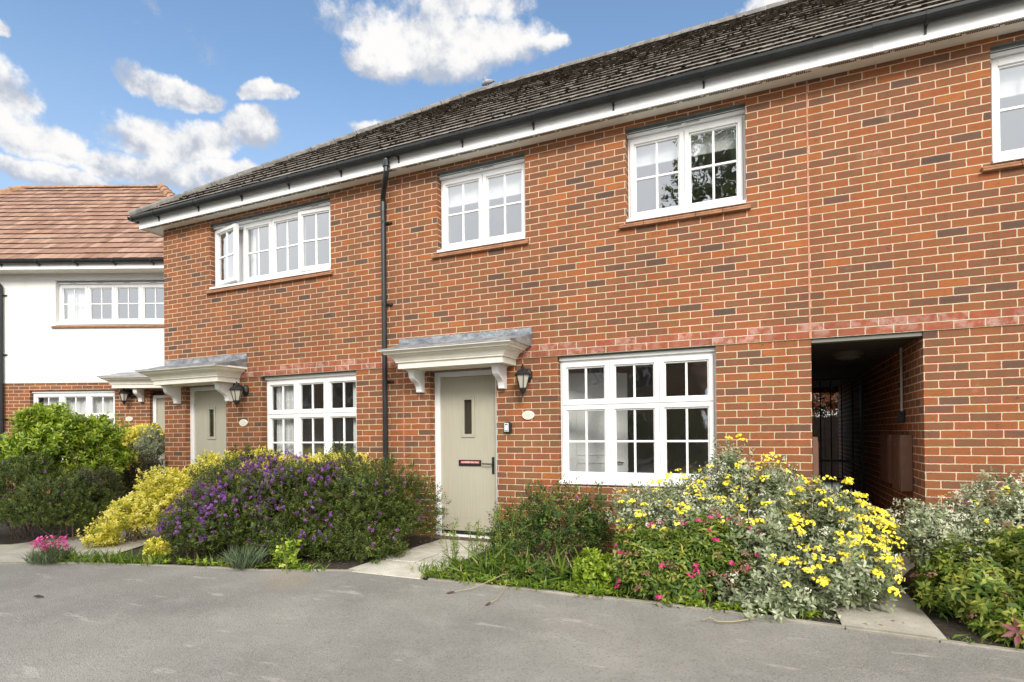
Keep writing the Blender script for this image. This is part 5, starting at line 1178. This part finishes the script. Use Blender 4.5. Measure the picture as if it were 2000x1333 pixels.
for a, e, ra, re in CL:
    u = nt.m('DIVIDE', nt.m('SUBTRACT', az, a), ra * 1.12); v = nt.m('DIVIDE', nt.m('SUBTRACT', el, e), re * 1.2)
    w = nt.m('SUBTRACT', 1., nt.m('ADD', nt.m('MULTIPLY', u, u), nt.m('MULTIPLY', v, v))); mask = w if mask is None else nt.m('MAXIMUM', mask, w)
    rv = nt.m('SUBTRACT', nt.m('MULTIPLY', v, 1.), nt.m('MULTIPLY', nt.m('SUBTRACT', 1., w), .8)); rise_ = rv if rise_ is None else nt.m('MAXIMUM', rise_, rv)
mask = nt.m('MAXIMUM', mask, -1.2)
# general broken cloud over the rest of the dome (denser behind and to the sides)
warp = nt.vm('ADD', D, nt.vm('SCALE', nt.vm('SUBTRACT', nt.new('ShaderNodeTexNoise').outputs['Color'], (.5, .5, .5)), None, .0))
n1 = nt.noise(D, 9., 9, .62); n2 = nt.noise(nt.vm('ADD', D, (.012, -.012, .026)), 9., 9, .62); n3 = nt.noise(D, 2.2, 6, .6)
back = nt.ss(dy, .30, -.25); side = nt.ss(dx, -.05, .35)
nf = nt.noise(D, 30., 9, .68)
gen = nt.m('SUBTRACT', nt.m('MULTIPLY', nt.m('MAXIMUM', back, nt.m('MULTIPLY', side, .8)), 1.7), nt.m('MULTIPLY', nt.m('SUBTRACT', 1., n3), .9))
dens = nt.m('ADD', nt.m('MAXIMUM', nt.m('MULTIPLY', mask, 1.0), gen), nt.m('ADD', nt.m('MULTIPLY', nt.m('SUBTRACT', n1, .5), 2.5), nt.m('MULTIPLY', nt.m('SUBTRACT', nf, .5), 1.25)))
cov = nt.ss(dens, -.03, .66)
lit = nt.ss(nt.m('ADD', nt.m('MULTIPLY', nt.m('SUBTRACT', n1, n2), .6), nt.m('MULTIPLY', rise_, .09)), -.10, .045)
cc = nt.mix(lit, (2.9, 3.2, 3.8), (5.7, 5.65, 5.6))
cc = nt.mix(back, cc, nt.mix(n3, (8.5, 8.8, 9.4), (13., 12.8, 12.4)))
skyc = nt.mix(1., sky.outputs[0], (1.18, 1.24, 1.24), 'MULTIPLY')
hz = nt.ss(el, 34., 10., 0., .6); skyc = nt.mix(hz, skyc, (3.0, 3.75, 4.9))
nt.put(bg.inputs[0], nt.mix(cov, skyc, cc))

F_, CY = 1112.148, 842.067
r3 = Vector((0.9131885, 0.4074165, -0.0099259)); u3 = Vector((0.0112247, -0.0007975, 0.9999367)); f2 = Vector((-0.4073828, 0.9132421, 0.0053014))
cam = bpy.data.cameras.new('camera'); co = bpy.data.objects.new('camera', cam); COL.objects.link(co)
co.matrix_world = Matrix(((r3.x, u3.x, -f2.x, CAM.x), (r3.y, u3.y, -f2.y, CAM.y), (r3.z, u3.z, -f2.z, CAM.z), (0, 0, 0, 1)))
cam.sensor_fit = 'HORIZONTAL'; cam.sensor_width = 36.; cam.lens = F_ / 2000 * 36; cam.shift_y = (CY - 666.5) / 2000; cam.clip_end = 2000; cam.clip_start = .05
sc.camera = co
sc.view_settings.view_transform = 'Standard'; sc.view_settings.look = 'None'; sc.view_settings.gamma = 1.; sc.view_settings.exposure = .80
